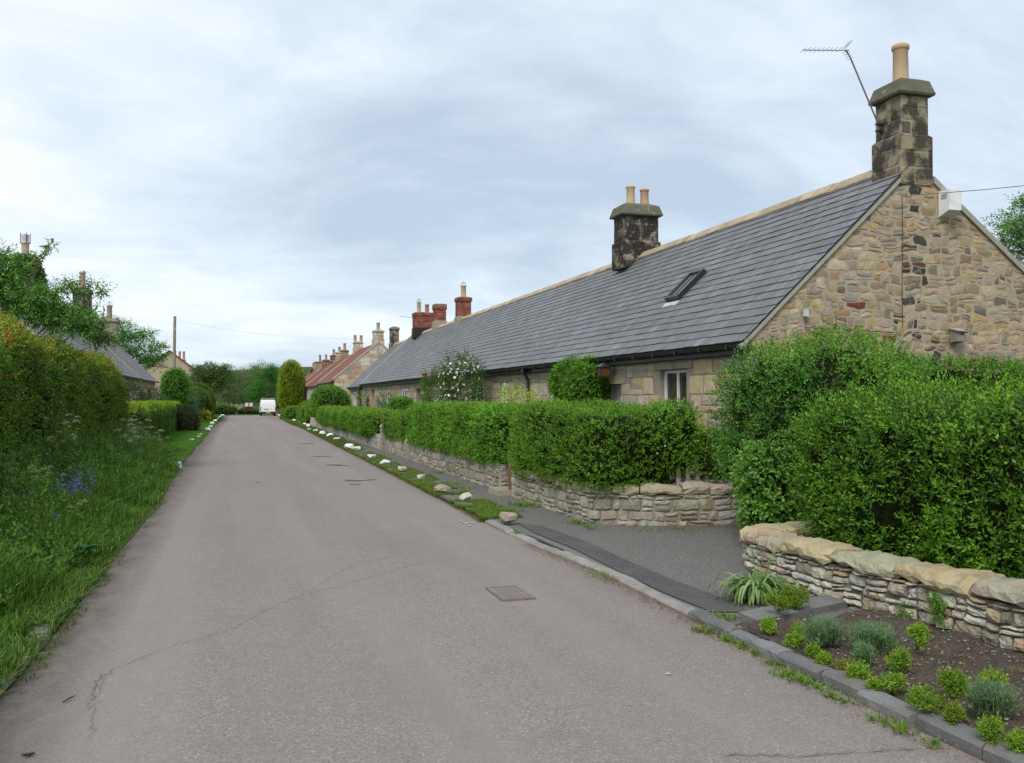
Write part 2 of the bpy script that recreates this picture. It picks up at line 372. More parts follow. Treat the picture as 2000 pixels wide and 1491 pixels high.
def grass(b, P, h, wd, pal, wts=None, lean=.5, seg=2, curl=.6):
    n = len(P); an = rnd(n, 0, 6.28); D = np.c_[np.cos(an), np.sin(an), np.zeros(n)]; S = np.c_[-np.sin(an), np.cos(an), np.zeros(n)]
    S = unit(S + RG.normal(size=(n, 3))*.2); hh = h*rnd(n, .5, 1.25) if np.isscalar(h) else h*rnd(n, .6, 1.25); ln = rnd(n, 0, lean)
    c = pick(pal, n, wts); rows = []
    for k in range(seg+1):
        t = k/seg; p = P + D*(hh*(ln*t + curl*ln*t*t))[:, None] + np.array([0, 0, 1.])*(hh*(t - .45*ln*t*t))[:, None]
        wv = wd*(1-t**1.5)*.5+wd*.04
        rows.append((p+S*wv, p-S*wv))
    V = np.stack([x for r in rows for x in r], 1).reshape(-1, 3); m = 2*(seg+1); i = np.arange(n)[:, None]*m
    for k in range(seg):
        F = i + np.array([[2*k, 2*k+1, 2*k+3, 2*k+2]])
        if k == 0: b.add(V, F, c*.8); off = b.n - len(V)
        else: b.V.append(np.zeros((0, 3))); b.F.append(F+off); b.T.append(c*(1.0+.1*k)); b.M.append(np.zeros(len(F), int))

# ------------------------------------------------------------------ masonry
def stone_panel(b, mapf, u0, u1, v0, v1, ch, sw, colf, top=None, left=None, right=None, holes=(), gap=.012, bulge=.02, nx=4, ny=3, jit=.12, thin=.25, rnds=.1, seed=3, wave=.0, warp=.0):
    r = random.Random(seed); v = v0; course = 0
    ij = np.arange((nx+1)*(ny+1)).reshape(ny+1, nx+1)
    FQ = np.stack([ij[:-1, :-1], ij[:-1, 1:], ij[1:, 1:], ij[1:, :-1]], -1).reshape(-1, 4)
    def gr(n):
        if n < 3: return np.linspace(-1, 1, n+1)
        return np.r_[-1, np.linspace(-.9, .9, n-1), 1]
    s, t = np.meshgrid(gr(nx), gr(ny))
    inner = ((np.abs(s) < .95) & (np.abs(t) < .95)).astype(float) if min(nx, ny) >= 3 else np.ones_like(s)
    edge = inner*(.62+.38*(1-np.abs(s)**3)*(1-np.abs(t)**3)) if min(nx, ny) >= 3 else inner
    rg = np.random.default_rng(seed)
    AV, AF, AT = [], [], []; base = 0
    phs = r.uniform(0, 6)
    while v < v1 - .02:
        h = min(r.uniform(*ch), v1-v)
        if v1-(v+h) < ch[0]*.5: h = v1-v
        u = u0 - r.uniform(0, sw[0])*.8
        while u < u1:
            wd = r.uniform(*sw)*(1.0 if h > .6*ch[1] else .8); a, c_ = max(u, u0), min(u+wd, u1); u += wd
            if c_-a < .03: continue
            cells = [(v, v+h)]
            if r.random() < thin and h > ch[0]*1.1:
                q = v+h*r.uniform(.35, .65); cells = [(v, q), (q, v+h)]
            for (z0, z1) in cells:
                x0, x1, y0, y1 = a, c_, z0, z1; ok = True
                if left is not None: x0 = max(x0, left((y0+y1)/2))
                if right is not None: x1 = min(x1, right((y0+y1)/2))
                for (hu0, hu1, hv0, hv1) in holes:
                    if x1 <= hu0 or x0 >= hu1 or y1 <= hv0 or y0 >= hv1: continue
                    pen = [(x1-hu0, 0), (hu1-x0, 1), (y1-hv0, 2), (hv1-y0, 3)]; m = min(pen)[1]
                    if m == 0: x1 = hu0
                    elif m == 1: x0 = hu1
                    elif m == 2: y1 = hv0
                    else: y0 = hv1
                if x1-x0 < .035 or y1-y0 < .02: continue
                hw, hh = (x1-x0)/2-gap/2, (y1-y0)/2-gap/2
                if hw < .01 or hh < .008: continue
                mu, mv = (x0+x1)/2, (y0+y1)/2
                k = rnds*rg.uniform(.3, 1.6)
                S = s*(1-k*t**4); T_ = t*(1-k*s**4)
                j = rg.uniform(-jit, jit, 8)
                U = mu + hw*(S*(1-abs(j[0])*.5) + j[1]*.5*T_*min(1, hh/hw)) ; W_ = mv + hh*(T_*(1-abs(j[2])*.5) + j[3]*.4*S*min(1, 1)*.5)
                if wave: W_ = W_ + wave*np.sin(U*2.1+phs)+wave*.6*np.sin(U*5.3+v*3)
                if warp:
                    Q = np.c_[U.ravel(), W_.ravel(), 0*U.ravel()]
                    U = U + (warp*noise3(Q, 1.5, seed+1, 2)+warp*.35*noise3(Q, 6, seed+2, 1)).reshape(U.shape); W_ = W_ + (warp*.9*noise3(Q, 1.2, seed+3, 2)+warp*.4*noise3(Q, 5, seed+4, 1)).reshape(U.shape)
                if top is not None: W_ = np.minimum(W_, top(U))
                bl = bulge*rg.uniform(.4, 1.5)
                Wd = -.004 + (bl+.004)*edge + rg.normal(size=s.shape)*bulge*.16*(edge > .5) + bl*.25*(j[4]*4*S+j[5]*4*T_)*edge
                if top is not None and (W_.max()-W_.min()) < .012: continue
                AV.append(mapf(U.ravel(), W_.ravel(), Wd.ravel())); AF.append(FQ+base); base += s.size
                AT.append(np.tile(colf(mu, mv, r, x1-x0), (len(FQ), 1)))
        v += h; course += 1
    if AV: b.add(np.concatenate(AV), np.concatenate(AF), np.concatenate(AT))
def palf(pal, wts, var=.16):
    def f(u, v, r, w_):
        c = r.choices(pal, wts)[0]; k = r.uniform(1-var, 1+var); return np.array([x*k*r.uniform(.95, 1.05) for x in c])
    return f
BUFF = [(.37, .295, .185), (.40, .275, .135), (.315, .275, .21), (.36, .275, .195), (.44, .385, .28), (.31, .23, .135), (.20, .17, .13)]
BW = [6, 2.4, 4, 4, 3, 2.6, 1.3]
def gablecol(u, v, r, w_):
    c = palf(BUFF, BW, .22)(u, v, r, w_)
    d = abs(u-10.15)
    if v > 2.2 and d < .46 and r.random() < .34: c = np.array(r.choice([(.05, .047, .042), (.07, .062, .052), (.05, .045, .04), (.12, .06, .04), (.19, .15, .11)]))*r.uniform(.8, 1.3)
    elif r.random() < .006: c = np.array((.16, .055, .035))
    return c
OLDSTK = palf([(.22, .185, .125), (.18, .155, .11), (.12, .105, .08), (.27, .23, .16), (.32, .27, .19)], [4, 3, 1.5, 4, 3])
BLKSTK = palf([(.10, .09, .07), (.15, .13, .10), (.22, .19, .14), (.30, .26, .19)], [2, 3, 3, 2])
REDBR = palf([(.24, .07, .045), (.19, .055, .04), (.28, .10, .06), (.13, .045, .04)], [4, 3, 2, 2], .2)
PALEST = palf([(.50, .45, .36), (.45, .37, .26), (.42, .28, .18), (.55, .51, .44), (.36, .31, .24)], [5, 3, 2, 3, 2])
PB = palf([(.30, .23, .12), (.26, .2, .11), (.34, .27, .16)], [1, 1, 1])
GREYBR = palf([(.25, .22, .18), (.20, .175, .14), (.30, .26, .2)], [3, 2, 2])
def walls4(b, x0, x1, y0, y1, z0, z1, ch, sw, colf, gap=.012, bulge=.012, seed=5, nx=4, ny=3, mortar=(.30, .26, .20), **kw):
    mb = B(); mb.box(x0, x1, y0, y1, z0, z1, mortar)
    stone_panel(b, lambda u, v, w_: np.c_[u, y0-w_, v], x0, x1, z0, z1, ch, sw, colf, gap=gap, bulge=bulge, seed=seed, nx=nx, ny=ny, **kw)
    stone_panel(b, lambda u, v, w_: np.c_[u, y1+w_, v], x0, x1, z0, z1, ch, sw, colf, gap=gap, bulge=bulge, seed=seed+1, nx=nx, ny=ny, **kw)
    stone_panel(b, lambda u, v, w_: np.c_[x0-w_, u, v], y0, y1, z0, z1, ch, sw, colf, gap=gap, bulge=bulge, seed=seed+2, nx=nx, ny=ny, **kw)
    stone_panel(b, lambda u, v, w_: np.c_[x1+w_, u, v], y0, y1, z0, z1, ch, sw, colf, gap=gap, bulge=bulge, seed=seed+3, nx=nx, ny=ny, **kw)
    b.V += mb.V; b.T += mb.T; b.M += mb.M; b.F += [f+b.n for f in mb.F]; b.n += mb.n
def frustum(b, cx, cy, prof, t, m=0):   # prof: [(hx,hy,z)...]
    V = []; F = []
    for hx, hy, z in prof: V += [(cx-hx, cy-hy, z), (cx+hx, cy-hy, z), (cx+hx, cy+hy, z), (cx-hx, cy+hy, z)]
    for i in range(len(prof)-1):
        for j in range(4): F.append([4*i+j, 4*i+(j+1) % 4, 4*i+4+(j+1) % 4, 4*i+4+j])
    k = 4*(len(prof)-1); F.append([k, k+1, k+2, k+3]); b.add(V, F, t, m)
def pot(parent, x, y, z0, z1, r, colr, wire=False):
    b = B(); h = z1-z0
    b.lathe([(r*1.02, 0), (r*1.0, h*.02), (r*.93, h*.84), (r*1.0, h*.86), (r*1.1, h*.88), (r*1.12, h*.93), (r*1.08, h*.97), (r*.95, h), (r*.8, h), (r*.78, h*.7), (0.001, h*.7)], (x, y, z0), 14, colr)
    o = b.build('chimney_pot', POT, parent, smooth=True)
    if wire:
        wb = B()
        for a in (0, pi/2): 
            pts = [(x+r*cos(t_)*cos(a), y+r*cos(t_)*sin(a), z1+r*1.3*sin(t_)) for t_ in np.linspace(0, pi, 9)]; wb.tube(pts, .012, 4, (.3, .3, .3))
        wb.build('wire_guard', METAL, o)
    return o

def slates(b, y0, y1, xe, ze, xr, zr, ex=.20, wd=.27, seed=1, base=(.138, .141, .145)):
    r = np.random.default_rng(seed); S = np.array([xr-xe, 0, zr-ze], float); Ls = np.linalg.norm(S); S /= Ls
    Nn = np.array([-S[2], 0, S[0]]); Nn *= np.sign(Nn[2]); rows = int(math.ceil(Ls/ex)); V = []; F = []; T = []; k = 0
    for i in range(rows):
        a0 = i*ex; a1 = min(a0+ex+.03, Ls); y = y0 - (wd/2 if i % 2 else 0)
        sag = .006*math.sin(i*1.7)
        while y < y1-.01:
            w_ = wd*r.uniform(.93, 1.07); p, q = max(y, y0), min(y+w_, y1); y += w_
            if q-p < .02: continue
            g = .003; lo = .016+r.uniform(-.003, .005); dl = r.uniform(-.006, .006)
            q0 = [np.array([xe, 0, ze])+S*(a0+dl)+Nn*lo, np.array([xe, 0, ze])+S*a1+Nn*.002]
            A = q0[0]+[0, p+g, 0]; Bb = q0[0]+[0, q-g, 0]; C = q0[1]+[0, q-g, 0]; D = q0[1]+[0, p+g, 0]
            E = A-Nn*.015; G_ = Bb-Nn*.015
            V += [A, Bb, C, D, E, G_]; F += [[k, k+1, k+2, k+3], [k, k+4, k+5, k+1]]; k += 6
            c = np.array(base)*r.uniform(.84, 1.16)*r.uniform(.97, 1.03, 3)*(1+.10*math.sin(y*.7+i*.5)*math.sin(i*.9+1))
            if r.uniform() < .02: c = c*1.35
            T += [c, c*.5]
    b.add(V, F, np.array(T))
def roofshell(b, y0, y1, xe, ze, xr, zr, th=.05, t=(.06, .06, .065)):
    S = unit(np.array([xr-xe, 0, zr-ze])); Nn = np.array([-S[2], 0, S[0]]); Nn *= np.sign(Nn[2]); e = np.array([xe, 0, ze]); r_ = np.array([xr, 0, zr])
    P = [e+[0, y0, 0]-Nn*th, e+[0, y1, 0]-Nn*th, r_+[0, y1, 0]-Nn*th, r_+[0, y0, 0]-Nn*th, e+[0, y0, 0], e+[0, y1, 0], r_+[0, y1, 0], r_+[0, y0, 0]]
    b.hexa(P, t)
def facade_core(b, X, th, y0, y1, z0, z1, holes, t, sgn=1):
    """solid wall skin with openings; th goes inwards (away from the road)"""
    us = sorted({y0, y1, *[h[0] for h in holes], *[h[1] for h in holes]}); vs = sorted({z0, z1, *[h[2] for h in holes], *[h[3] for h in holes]})
    for i in range(len(us)-1):
        for j in range(len(vs)-1):
            m = ((us[i]+us[i+1])/2, (vs[j]+vs[j+1])/2)
            if any(h[0] < m[0] < h[1] and h[2] < m[1] < h[3] for h in holes): continue
            xs = sorted((X, X+th*sgn)); b.box(xs[0], xs[1], us[i], us[i+1], vs[j], vs[j+1], t)
def window(parent, X, u0, u1, v0, v1, sgn=1, lights=2, bars=0, deep=.17, label=None, white=(.74, .74, .72), fw=.055):
    """sgn=+1: inward is +X.  frame with sashes, pane a sub-part"""
    f = B(); xo = X+sgn*deep; xi = xo+sgn*.06; a, c = sorted((xo, xi))
    f.box(a, c, u0, u0+fw, v0, v1, white); f.box(a, c, u1-fw, u1, v0, v1, white)
    f.box(a, c, u0+fw, u1-fw, v1-fw, v1, white); f.box(a, c, u0+fw, u1-fw, v0, v0+fw*1.2, white)
    for k in range(1, lights):
        m = u0+(u1-u0)*k/lights; f.box(a+.004, c-.004, m-.025, m+.025, v0+fw*1.2, v1-fw, white)
    for k in range(bars):
        m = v0+(v1-v0)*(k+1)/(bars+1); f.box(a+.012, c-.012, u0+fw, u1-fw, m-.011, m+.011, white)
    o = f.build('window', PLAIN, parent)
    if label: o['label'] = label
    g = B(); xg = X+sgn*(deep+.035); g.add([(xg, u0+fw, v0+fw), (xg, u1-fw, v0+fw), (xg, u1-fw, v1-fw), (xg, u0+fw, v1-fw)], [[0, 1, 2, 3]]); g.build('pane', GLASS, o)
    s = B(); a, c = sorted((X-sgn*.045, X+sgn*deep)); s.box(a, c, u0-.06, u1+.06, v0-.09, v0-.003, (.30, .25, .18)); s.build('sill', STONE, o)
    return o
def door(parent, X, u0, u1, v1, sgn=1, colr=(.5, .5, .49), label=None, deep=.18, z0=.02):
    d = B(); a, c = sorted((X+sgn*deep, X+sgn*(deep+.05)))
    d.box(a, c, u0+.05, u1-.05, z0, v1-.05, colr)
    n = 5
    for k in range(n):
        p = u0+.08+(u1-u0-.16)*k/n; q = u0+.08+(u1-u0-.16)*(k+.9)/n; aa, cc_ = sorted((X+sgn*(deep-.012), X+sgn*deep)); d.box(aa, cc_, p, q, z0+.1, v1-.12, tuple(x*.95 for x in colr))
    o = d.build('door', PLAIN, parent)
    if label: o['label'] = label
    f = B(); a, c = sorted((X+sgn*(deep-.03), X+sgn*(deep+.04)))
    f.box(a, c, u0, u0+.05, z0, v1, (.6, .6, .58)); f.box(a, c, u1-.05, u1, z0, v1, (.6, .6, .58)); f.box(a, c, u0+.05, u1-.05, v1-.05, v1, (.6, .6, .58)); f.build('door_frame', PLAIN, o)
    h = B(); hx = X+sgn*(deep-.05); h.tube([(hx, u0+.14, 1.0), (hx, u0+.24, 1.0)], .011, 6, (.05, .05, .05)); h.build('handle', METAL, o)
    return o

# ================================================================== SETTING
def sheet(name, xf0, xf1, y0, y1, ny, nx, zf, m, kind='structure'):
    b = B(); ys = np.linspace(y0, y1, ny+1) if np.isscalar(ny) else np.array(ny); ny = len(ys)-1
    V = []
    for y in ys:
        a, c = xf0(y), xf1(y); xs = np.linspace(a, c, nx+1); V.append(np.c_[xs, np.full(nx+1, y), zf(xs, np.full(nx+1, y))])
    i = np.arange((nx+1)*(ny+1)).reshape(ny+1, nx+1); F = np.stack([i[:-1, :-1], i[:-1, 1:], i[1:, 1:], i[1:, :-1]], -1).reshape(-1, 4)
    b.add(np.concatenate(V), F, (.3, .3, .3)); o = b.build(name, m, origin=(0, 0, 0)); o['kind'] = kind; return o
YS = [-30, 0, 10, 25, 50, 60, 70, 80, 90, 100, 110, 120, 128, 135, 150, 200, 300, 400, 700, 1500]
sheet('ground', lambda y: -900, lambda y: 900, 0, 0, YS, 2, lambda x, y: gz(y)-.035, GROUND)
def xr_(y): return float(np.interp(y, [-5, 3, 5.6, 7.8, 9.2, 11, 12, 30, 60, 90, 120, 130], [3.2, 3.17, 3.14, 3.19, 3.09, 3.04, 3.08, 3.2, 3.35, 3.9, 5.4, 6.4]))
def xl_(y): return float(np.interp(y, [-5, 3, 8, 15, 22, 26, 40, 70, 120, 130], [-1.25, -1.22, -1.18, -1.12, -1.25, -1.3, -1.25, -1.3, -1.5, -1.7])) + .012*math.sin(y*2.3) + .02*math.sin(y*.9+1)
ry = list(np.arange(-4, 40, .5)) + list(np.arange(40, 132, 2.0))
sheet('road', xl_, xr_, 0, 0, ry, 10, lambda x, y: gz(y)+.004*np.sin(x*1.3+y*.2), ROAD)
# hills far behind
hb = B(); xs = np.linspace(-700, 900, 60); V = []
for k, (yy, s_) in enumerate(((520, 0), (640, .7), (800, 1.0), (1100, .9))):
    for x in xs: V.append((x, yy, 1.0 + s_*(19+6*math.sin(x*.006+1)+3*math.sin(x*.017))))
i = np.arange(240).reshape(4, 60); hb.add(V, np.stack([i[:-1, :-1], i[:-1, 1:], i[1:, 1:], i[1:, :-1]], -1).reshape(-1, 4))
hb.build('hills', GROUND, origin=(0, 0, 0), smooth=True)['kind'] = 'structure'
# right footway: tarmac between verge and the garden walls, and the drive mouth
sheet('footpath', lambda y: xr_(y)+.02 if y > 11.4 else xr_(y)+.14, lambda y: 4.35 if y > 11.4 else (4.42 if y < 7.2 else 6.3), 0, 0, list(np.arange(5.65, 64, .4)), 6, lambda x, y: gz(y)+.045-.02*(y < 11.6), TAR)
def patch(name, pts, z, m, parent=None):
    b = B(); b.add([(x, y, z+float(gz(y))) for x, y in pts], [list(range(len(pts)))], (.5, .5, .5)); o = b.build(name, m, origin=(pts[0][0], pts[0][1], 0)); o['kind'] = 'structure'; return o
patch('driveway', [(4.7, 7.9), (9.5, 7.9), (9.5, 10.3), (5.6, 10.35), (4.6, 10.7), (4.3, 11.2)], .018, TAR)
def g2(L_, z=.03): return [G(a, b_, z)[:2] for a, b_ in L_]
patch('tarmac_patch', g2([(1010, 1022), (1060, 1028), (1150, 1060), (1235, 1100), (1320, 1135), (1440, 1180), (1462, 1196), (1390, 1196), (1300, 1160), (1215, 1120), (1120, 1072), (1040, 1040)]), .034, TARN)
patch('tarmac_patch', g2([(1005, 1040), (1060, 1050), (1120, 1075), (1215, 1122), (1300, 1162), (1385, 1198), (1340, 1195), (1240, 1142), (1130, 1088), (1045, 1050)]), .0335, TARL)
# crossings of the grass verge in front of the gates
for (ya, yb) in ((13.7, 14.5),):
    patch('footpath', [(xr_(ya), ya), (3.75, ya), (3.75, yb), (xr_(yb), yb)], .032, TAR)
# kerbs
def kerb(y0, y1, xf, wd, h, ln, colr, seed, gap=.006, wob=.012):
    r = np.random.default_rng(seed); b = B(); y = y0
    while y < y1:
        e = min(y+ln*r.uniform(.8, 1.25), y1); n = 5; V = []
        dx = r.uniform(-wob, wob); dz = r.uniform(-.008, .008); tx = r.uniform(-.012, .012)
        for i in range(n+1):
            yy = y+gap/2+(e-y-gap)*i/n; x = xf(yy)+dx+tx*(i/n-.5); z = float(gz(yy)); jj = r.normal(size=6)*.0035
            hh = h*.85+dz
            V += [(x+jj[0], yy, z-.05), (x+jj[1], yy, z+hh-.018), (x+.014+jj[2], yy, z+hh+jj[2]-.002), (x+wd*.55, yy, z+hh+jj[3]+.003), (x+wd-.012, yy, z+hh+jj[4]), (x+wd, yy, z+hh-.03)]
        F = []
        for i in range(n):
            for k in range(5): F.append([i*6+k, (i+1)*6+k, (i+1)*6+k+1, i*6+k+1])
        c = np.array(colr)*r.uniform(.8, 1.2)*r.uniform(.97, 1.03, 3)
        b.add(V, F, c); b.add(V[:6], [[0, 1, 2, 3, 4, 5]], c); b.add(V[-6:], [[5, 4, 3, 2, 1, 0]], c); y = e
    return b
b = kerb(.6, 5.55, lambda y: xr_(y)+.0, .12, .075, .34, (.165, .166, .165), 3, .010, .02)
b2_ = kerb(5.55, 6.1, lambda y: xr_(y), .13, .06, .3, (.16, .16, .158), 4)
b3_ = kerb(6.1, 11.45, lambda y: xr_(y), .115, .045, .9, (.27, .265, .24), 5, .003, .006)
for q in (b2_, b3_): b.V += q.V; b.F += [f+b.n for f in q.F]; b.T += q.T; b.M += q.M; b.n += q.n
b.build('kerb', KERB, origin=(3.3, 3, 0))['kind'] = 'structure'
b = kerb(.6, 8.6, lambda y: xl_(y)-.13, .12, .05, .6, (.15, .145, .13), 6, wob=.02)
q = kerb(22.4, 25.2, lambda y: xl_(y)-.13, .14, .05, .9, (.42, .41, .38), 8); b.V += q.V; b.F += [f+b.n for f in q.F]; b.T += q.T; b.M += q.M; b.n += q.n
b.build('kerb', KERB, origin=(-1.3, 3, 0))['kind'] = 'structure'
# left verge, banked up towards the hedge
def vh(x, y): return gz(y) + .01 + .22*np.clip((-x-1.35)/1.5, 0, 1)**1.3*np.where(y < 27, 1, .35) + .03*np.sin(x*5+y*1.7)*np.clip((-x-1.35), 0, .5)
sheet('verge_ground', lambda y: -14, lambda y: xl_(y)-.1 if y < 9 or 22.4 < y < 25.2 else xl_(y)+.02, 0, 0, list(np.arange(-3, 60, .5))+list(np.arange(60, 128, 2.)), 24, vh, GROUND)
sheet('driveway', lambda y: -2.6, lambda y: xl_(y)-.02, 0, 0, list(np.arange(22.6, 24.8, .3)), 5, lambda x, y: vh(x, y)+.035, TARN)
# right strip of grass: a slightly raised bed
def gs0(y): return xr_(y)+.0
def gs1(y): return xr_(y) + (.48 if y < 14 else .55) + .06*math.sin(y*1.1)
for ya, yb in ((11.5, 13.6), (14.5, 63)):
    sheet('verge_ground', gs0, gs1, 0, 0, list(np.arange(ya, yb, .3)), 5, lambda x, y: gz(y)+(.03+.015*np.sin(x*7+y*3))*(np.arange(len(x)) > 0)-.01*(np.arange(len(x)) == 0), GROUND)
sheet('verge_ground', gs0, lambda y: 30, 0, 0, list(np.arange(63, 128, 2.)), 5, lambda x, y: gz(y)+.03, GROUND)
# garden ground behind the walls
sheet('garden_ground', lambda y: 4.35, lambda y: 7.4, 0, 0, list(np.arange(11, 64, 1.)), 3, lambda x, y: gz(y)+.12, SOIL)
# soil bed
def bedz(x, y): return .055 + .035*noise3(np.c_[x, y, x*0], 1.7, 4, 3) + .05*np.clip((x-3.5)/.9, 0, 1) + .012*noise3(np.c_[x, y, x*0], 9, 8, 2)
sheet('planting_bed', lambda y: xr_(y)+.085, lambda y: 4.6, 0, 0, list(np.arange(.5, 5.62, .04)), 40, bedz, SOIL)
b = B(); pv = [(3.43, 5.60), (4.42, 5.95), (4.42, 6.2), (3.43, 5.86)]
b.hexa([(*p, -.03) for p in pv]+[(*p, .075) for p in pv], (.17, .17, .168)); b.build('kerb', KERB, origin=(3.9, 5.8, 0))['kind'] = 'structure'

# road cracks, marks (pattern of the road surface)
def strip(b, pts, wd, z=.009, seed=1, sub=9, amp=.03):
    r = np.random.default_rng(seed); P = []
    for i in range(len(pts)-1):
        for k in range(sub):
            t = k/sub; P.append(np.array(pts[i][:2])*(1-t)+np.array(pts[i+1][:2])*t)
    P.append(np.array(pts[-1][:2])); P = np.array(P); P[1:-1] += r.normal(size=P[1:-1].shape)*amp
    D = unit(np.gradient(P, axis=0)); S = np.c_[-D[:, 1], D[:, 0]]; w_ = wd*r.uniform(.25, 1.2, len(P)); w_[0] = w_[-1] = .001
    V = np.concatenate([np.c_[P+S*w_[:, None]/2, gz(P[:, 1])+z], np.c_[P-S*w_[:, None]/2, gz(P[:, 1])+z]]); n = len(P)
    b.add(V, [[i, i+1, n+i+1, n+i] for i in range(n-1)], (.1, .1, .1))
b = B()
strip(b, [G(175, 1445), G(178, 1400), G(192, 1350), G(215, 1312), G(300, 1275), G(440, 1235), G(560, 1175), G(700, 1100), G(760, 1088)], .0045, seed=2, amp=.012)
strip(b, [G(215, 1312), G(185, 1335), G(170, 1390)], .007, seed=3, amp=.012)
strip(b, [G(1400, 1475), G(1560, 1478), G(1800, 1462)], .012, seed=5, amp=.008)
strip(b, [G(560, 1175), G(820, 1100), G(900, 1092)], .006, seed=6, amp=.01)
b.build('road_crack', CRACK, origin=(0, 4, 0))['kind'] = 'structure'
b = B()
for pts, wd, sd_ in (([G(735, 937), G(700, 940), G(670, 938)], .16, 1), ([G(700, 947), G(685, 946)], .1, 3), ([G(635, 908), G(682, 911)], .3, 4), ([G(612, 892), G(650, 893)], .3, 5), ([G(585, 867), G(612, 867)], .3, 6), ([G(495, 942), G(520, 944)], .05, 7)):
    strip(b, pts, wd, .007, sd_, 5, .03)
b.build('tar_repair', TARN, origin=(1.5, 17, 0))['kind'] = 'structure'
b = B()
strip(b, [G(893, 1018), G(908, 1022), G(935, 1024)], .035, .009, 1, 5, .012); strip(b, [G(905, 1021), G(918, 1030)], .04, .0095, 2, 4, .01)
strip(b, [G(565, 866), G(585, 865)], .12, .009, 3, 4, .01); strip(b, [G(1299, 1318), G(1310, 1319)], .02, .009, 4, 3, .004)
b.build('paint_mark', WHITE, origin=(2.6, 11, 0))['kind'] = 'structure'
ROADMETAL = tinted('worn_iron_and_asphalt', 30, 140, .6, .85, .25, .8, .006, [(6, .48, .62, (.24, .205, .187), .8)])
# inspection cover let into the road
c0, c1, c2, c3 = G(950, 1148), G(1018, 1147), G(1042, 1172), G(976, 1174)
y0_, y1_ = (c2[1]+c3[1])/2, (c0[1]+c1[1])/2; x0_, x1_ = (c0[0]+c3[0])/2, (c1[0]+c2[0])/2
t = thing('drain_cover', 'dull rectangular metal inspection cover set flush in the asphalt', 'drain cover', ((x0_+x1_)/2, (y0_+y1_)/2, 0))
b = B(); f_ = .03
b.box(x0_, x1_, y0_, y0_+f_, -.02, .013, (.19, .165, .152)); b.box(x0_, x1_, y1_-f_, y1_, -.02, .013, (.19, .165, .152)); b.box(x0_, x0_+f_, y0_+f_, y1_-f_, -.02, .013, (.19, .165, .152)); b.box(x1_-f_, x1_, y0_+f_, y1_-f_, -.02, .013, (.19, .165, .152)); b.build('frame', ROADMETAL, t)
b = B(); b.box(x0_+f_, x1_-f_, y0_+f_+.008, y1_-f_-.008, -.02, .008, (.225, .19, .175))
for i in range(8):
    for j in range(6):
        a = x0_+f_+.02+(x1_-x0_-2*f_-.04)*(i+.15)/8; c = y0_+f_+.02+(y1_-y0_-2*f_-.04)*(j+.15)/6
        b.box(a, a+(x1_-x0_-.1)/8*.65, c, c+(y1_-y0_-.1)/6*.65, .007, .0125, (.235, .20, .182))
b.build('lid', ROADMETAL, t)

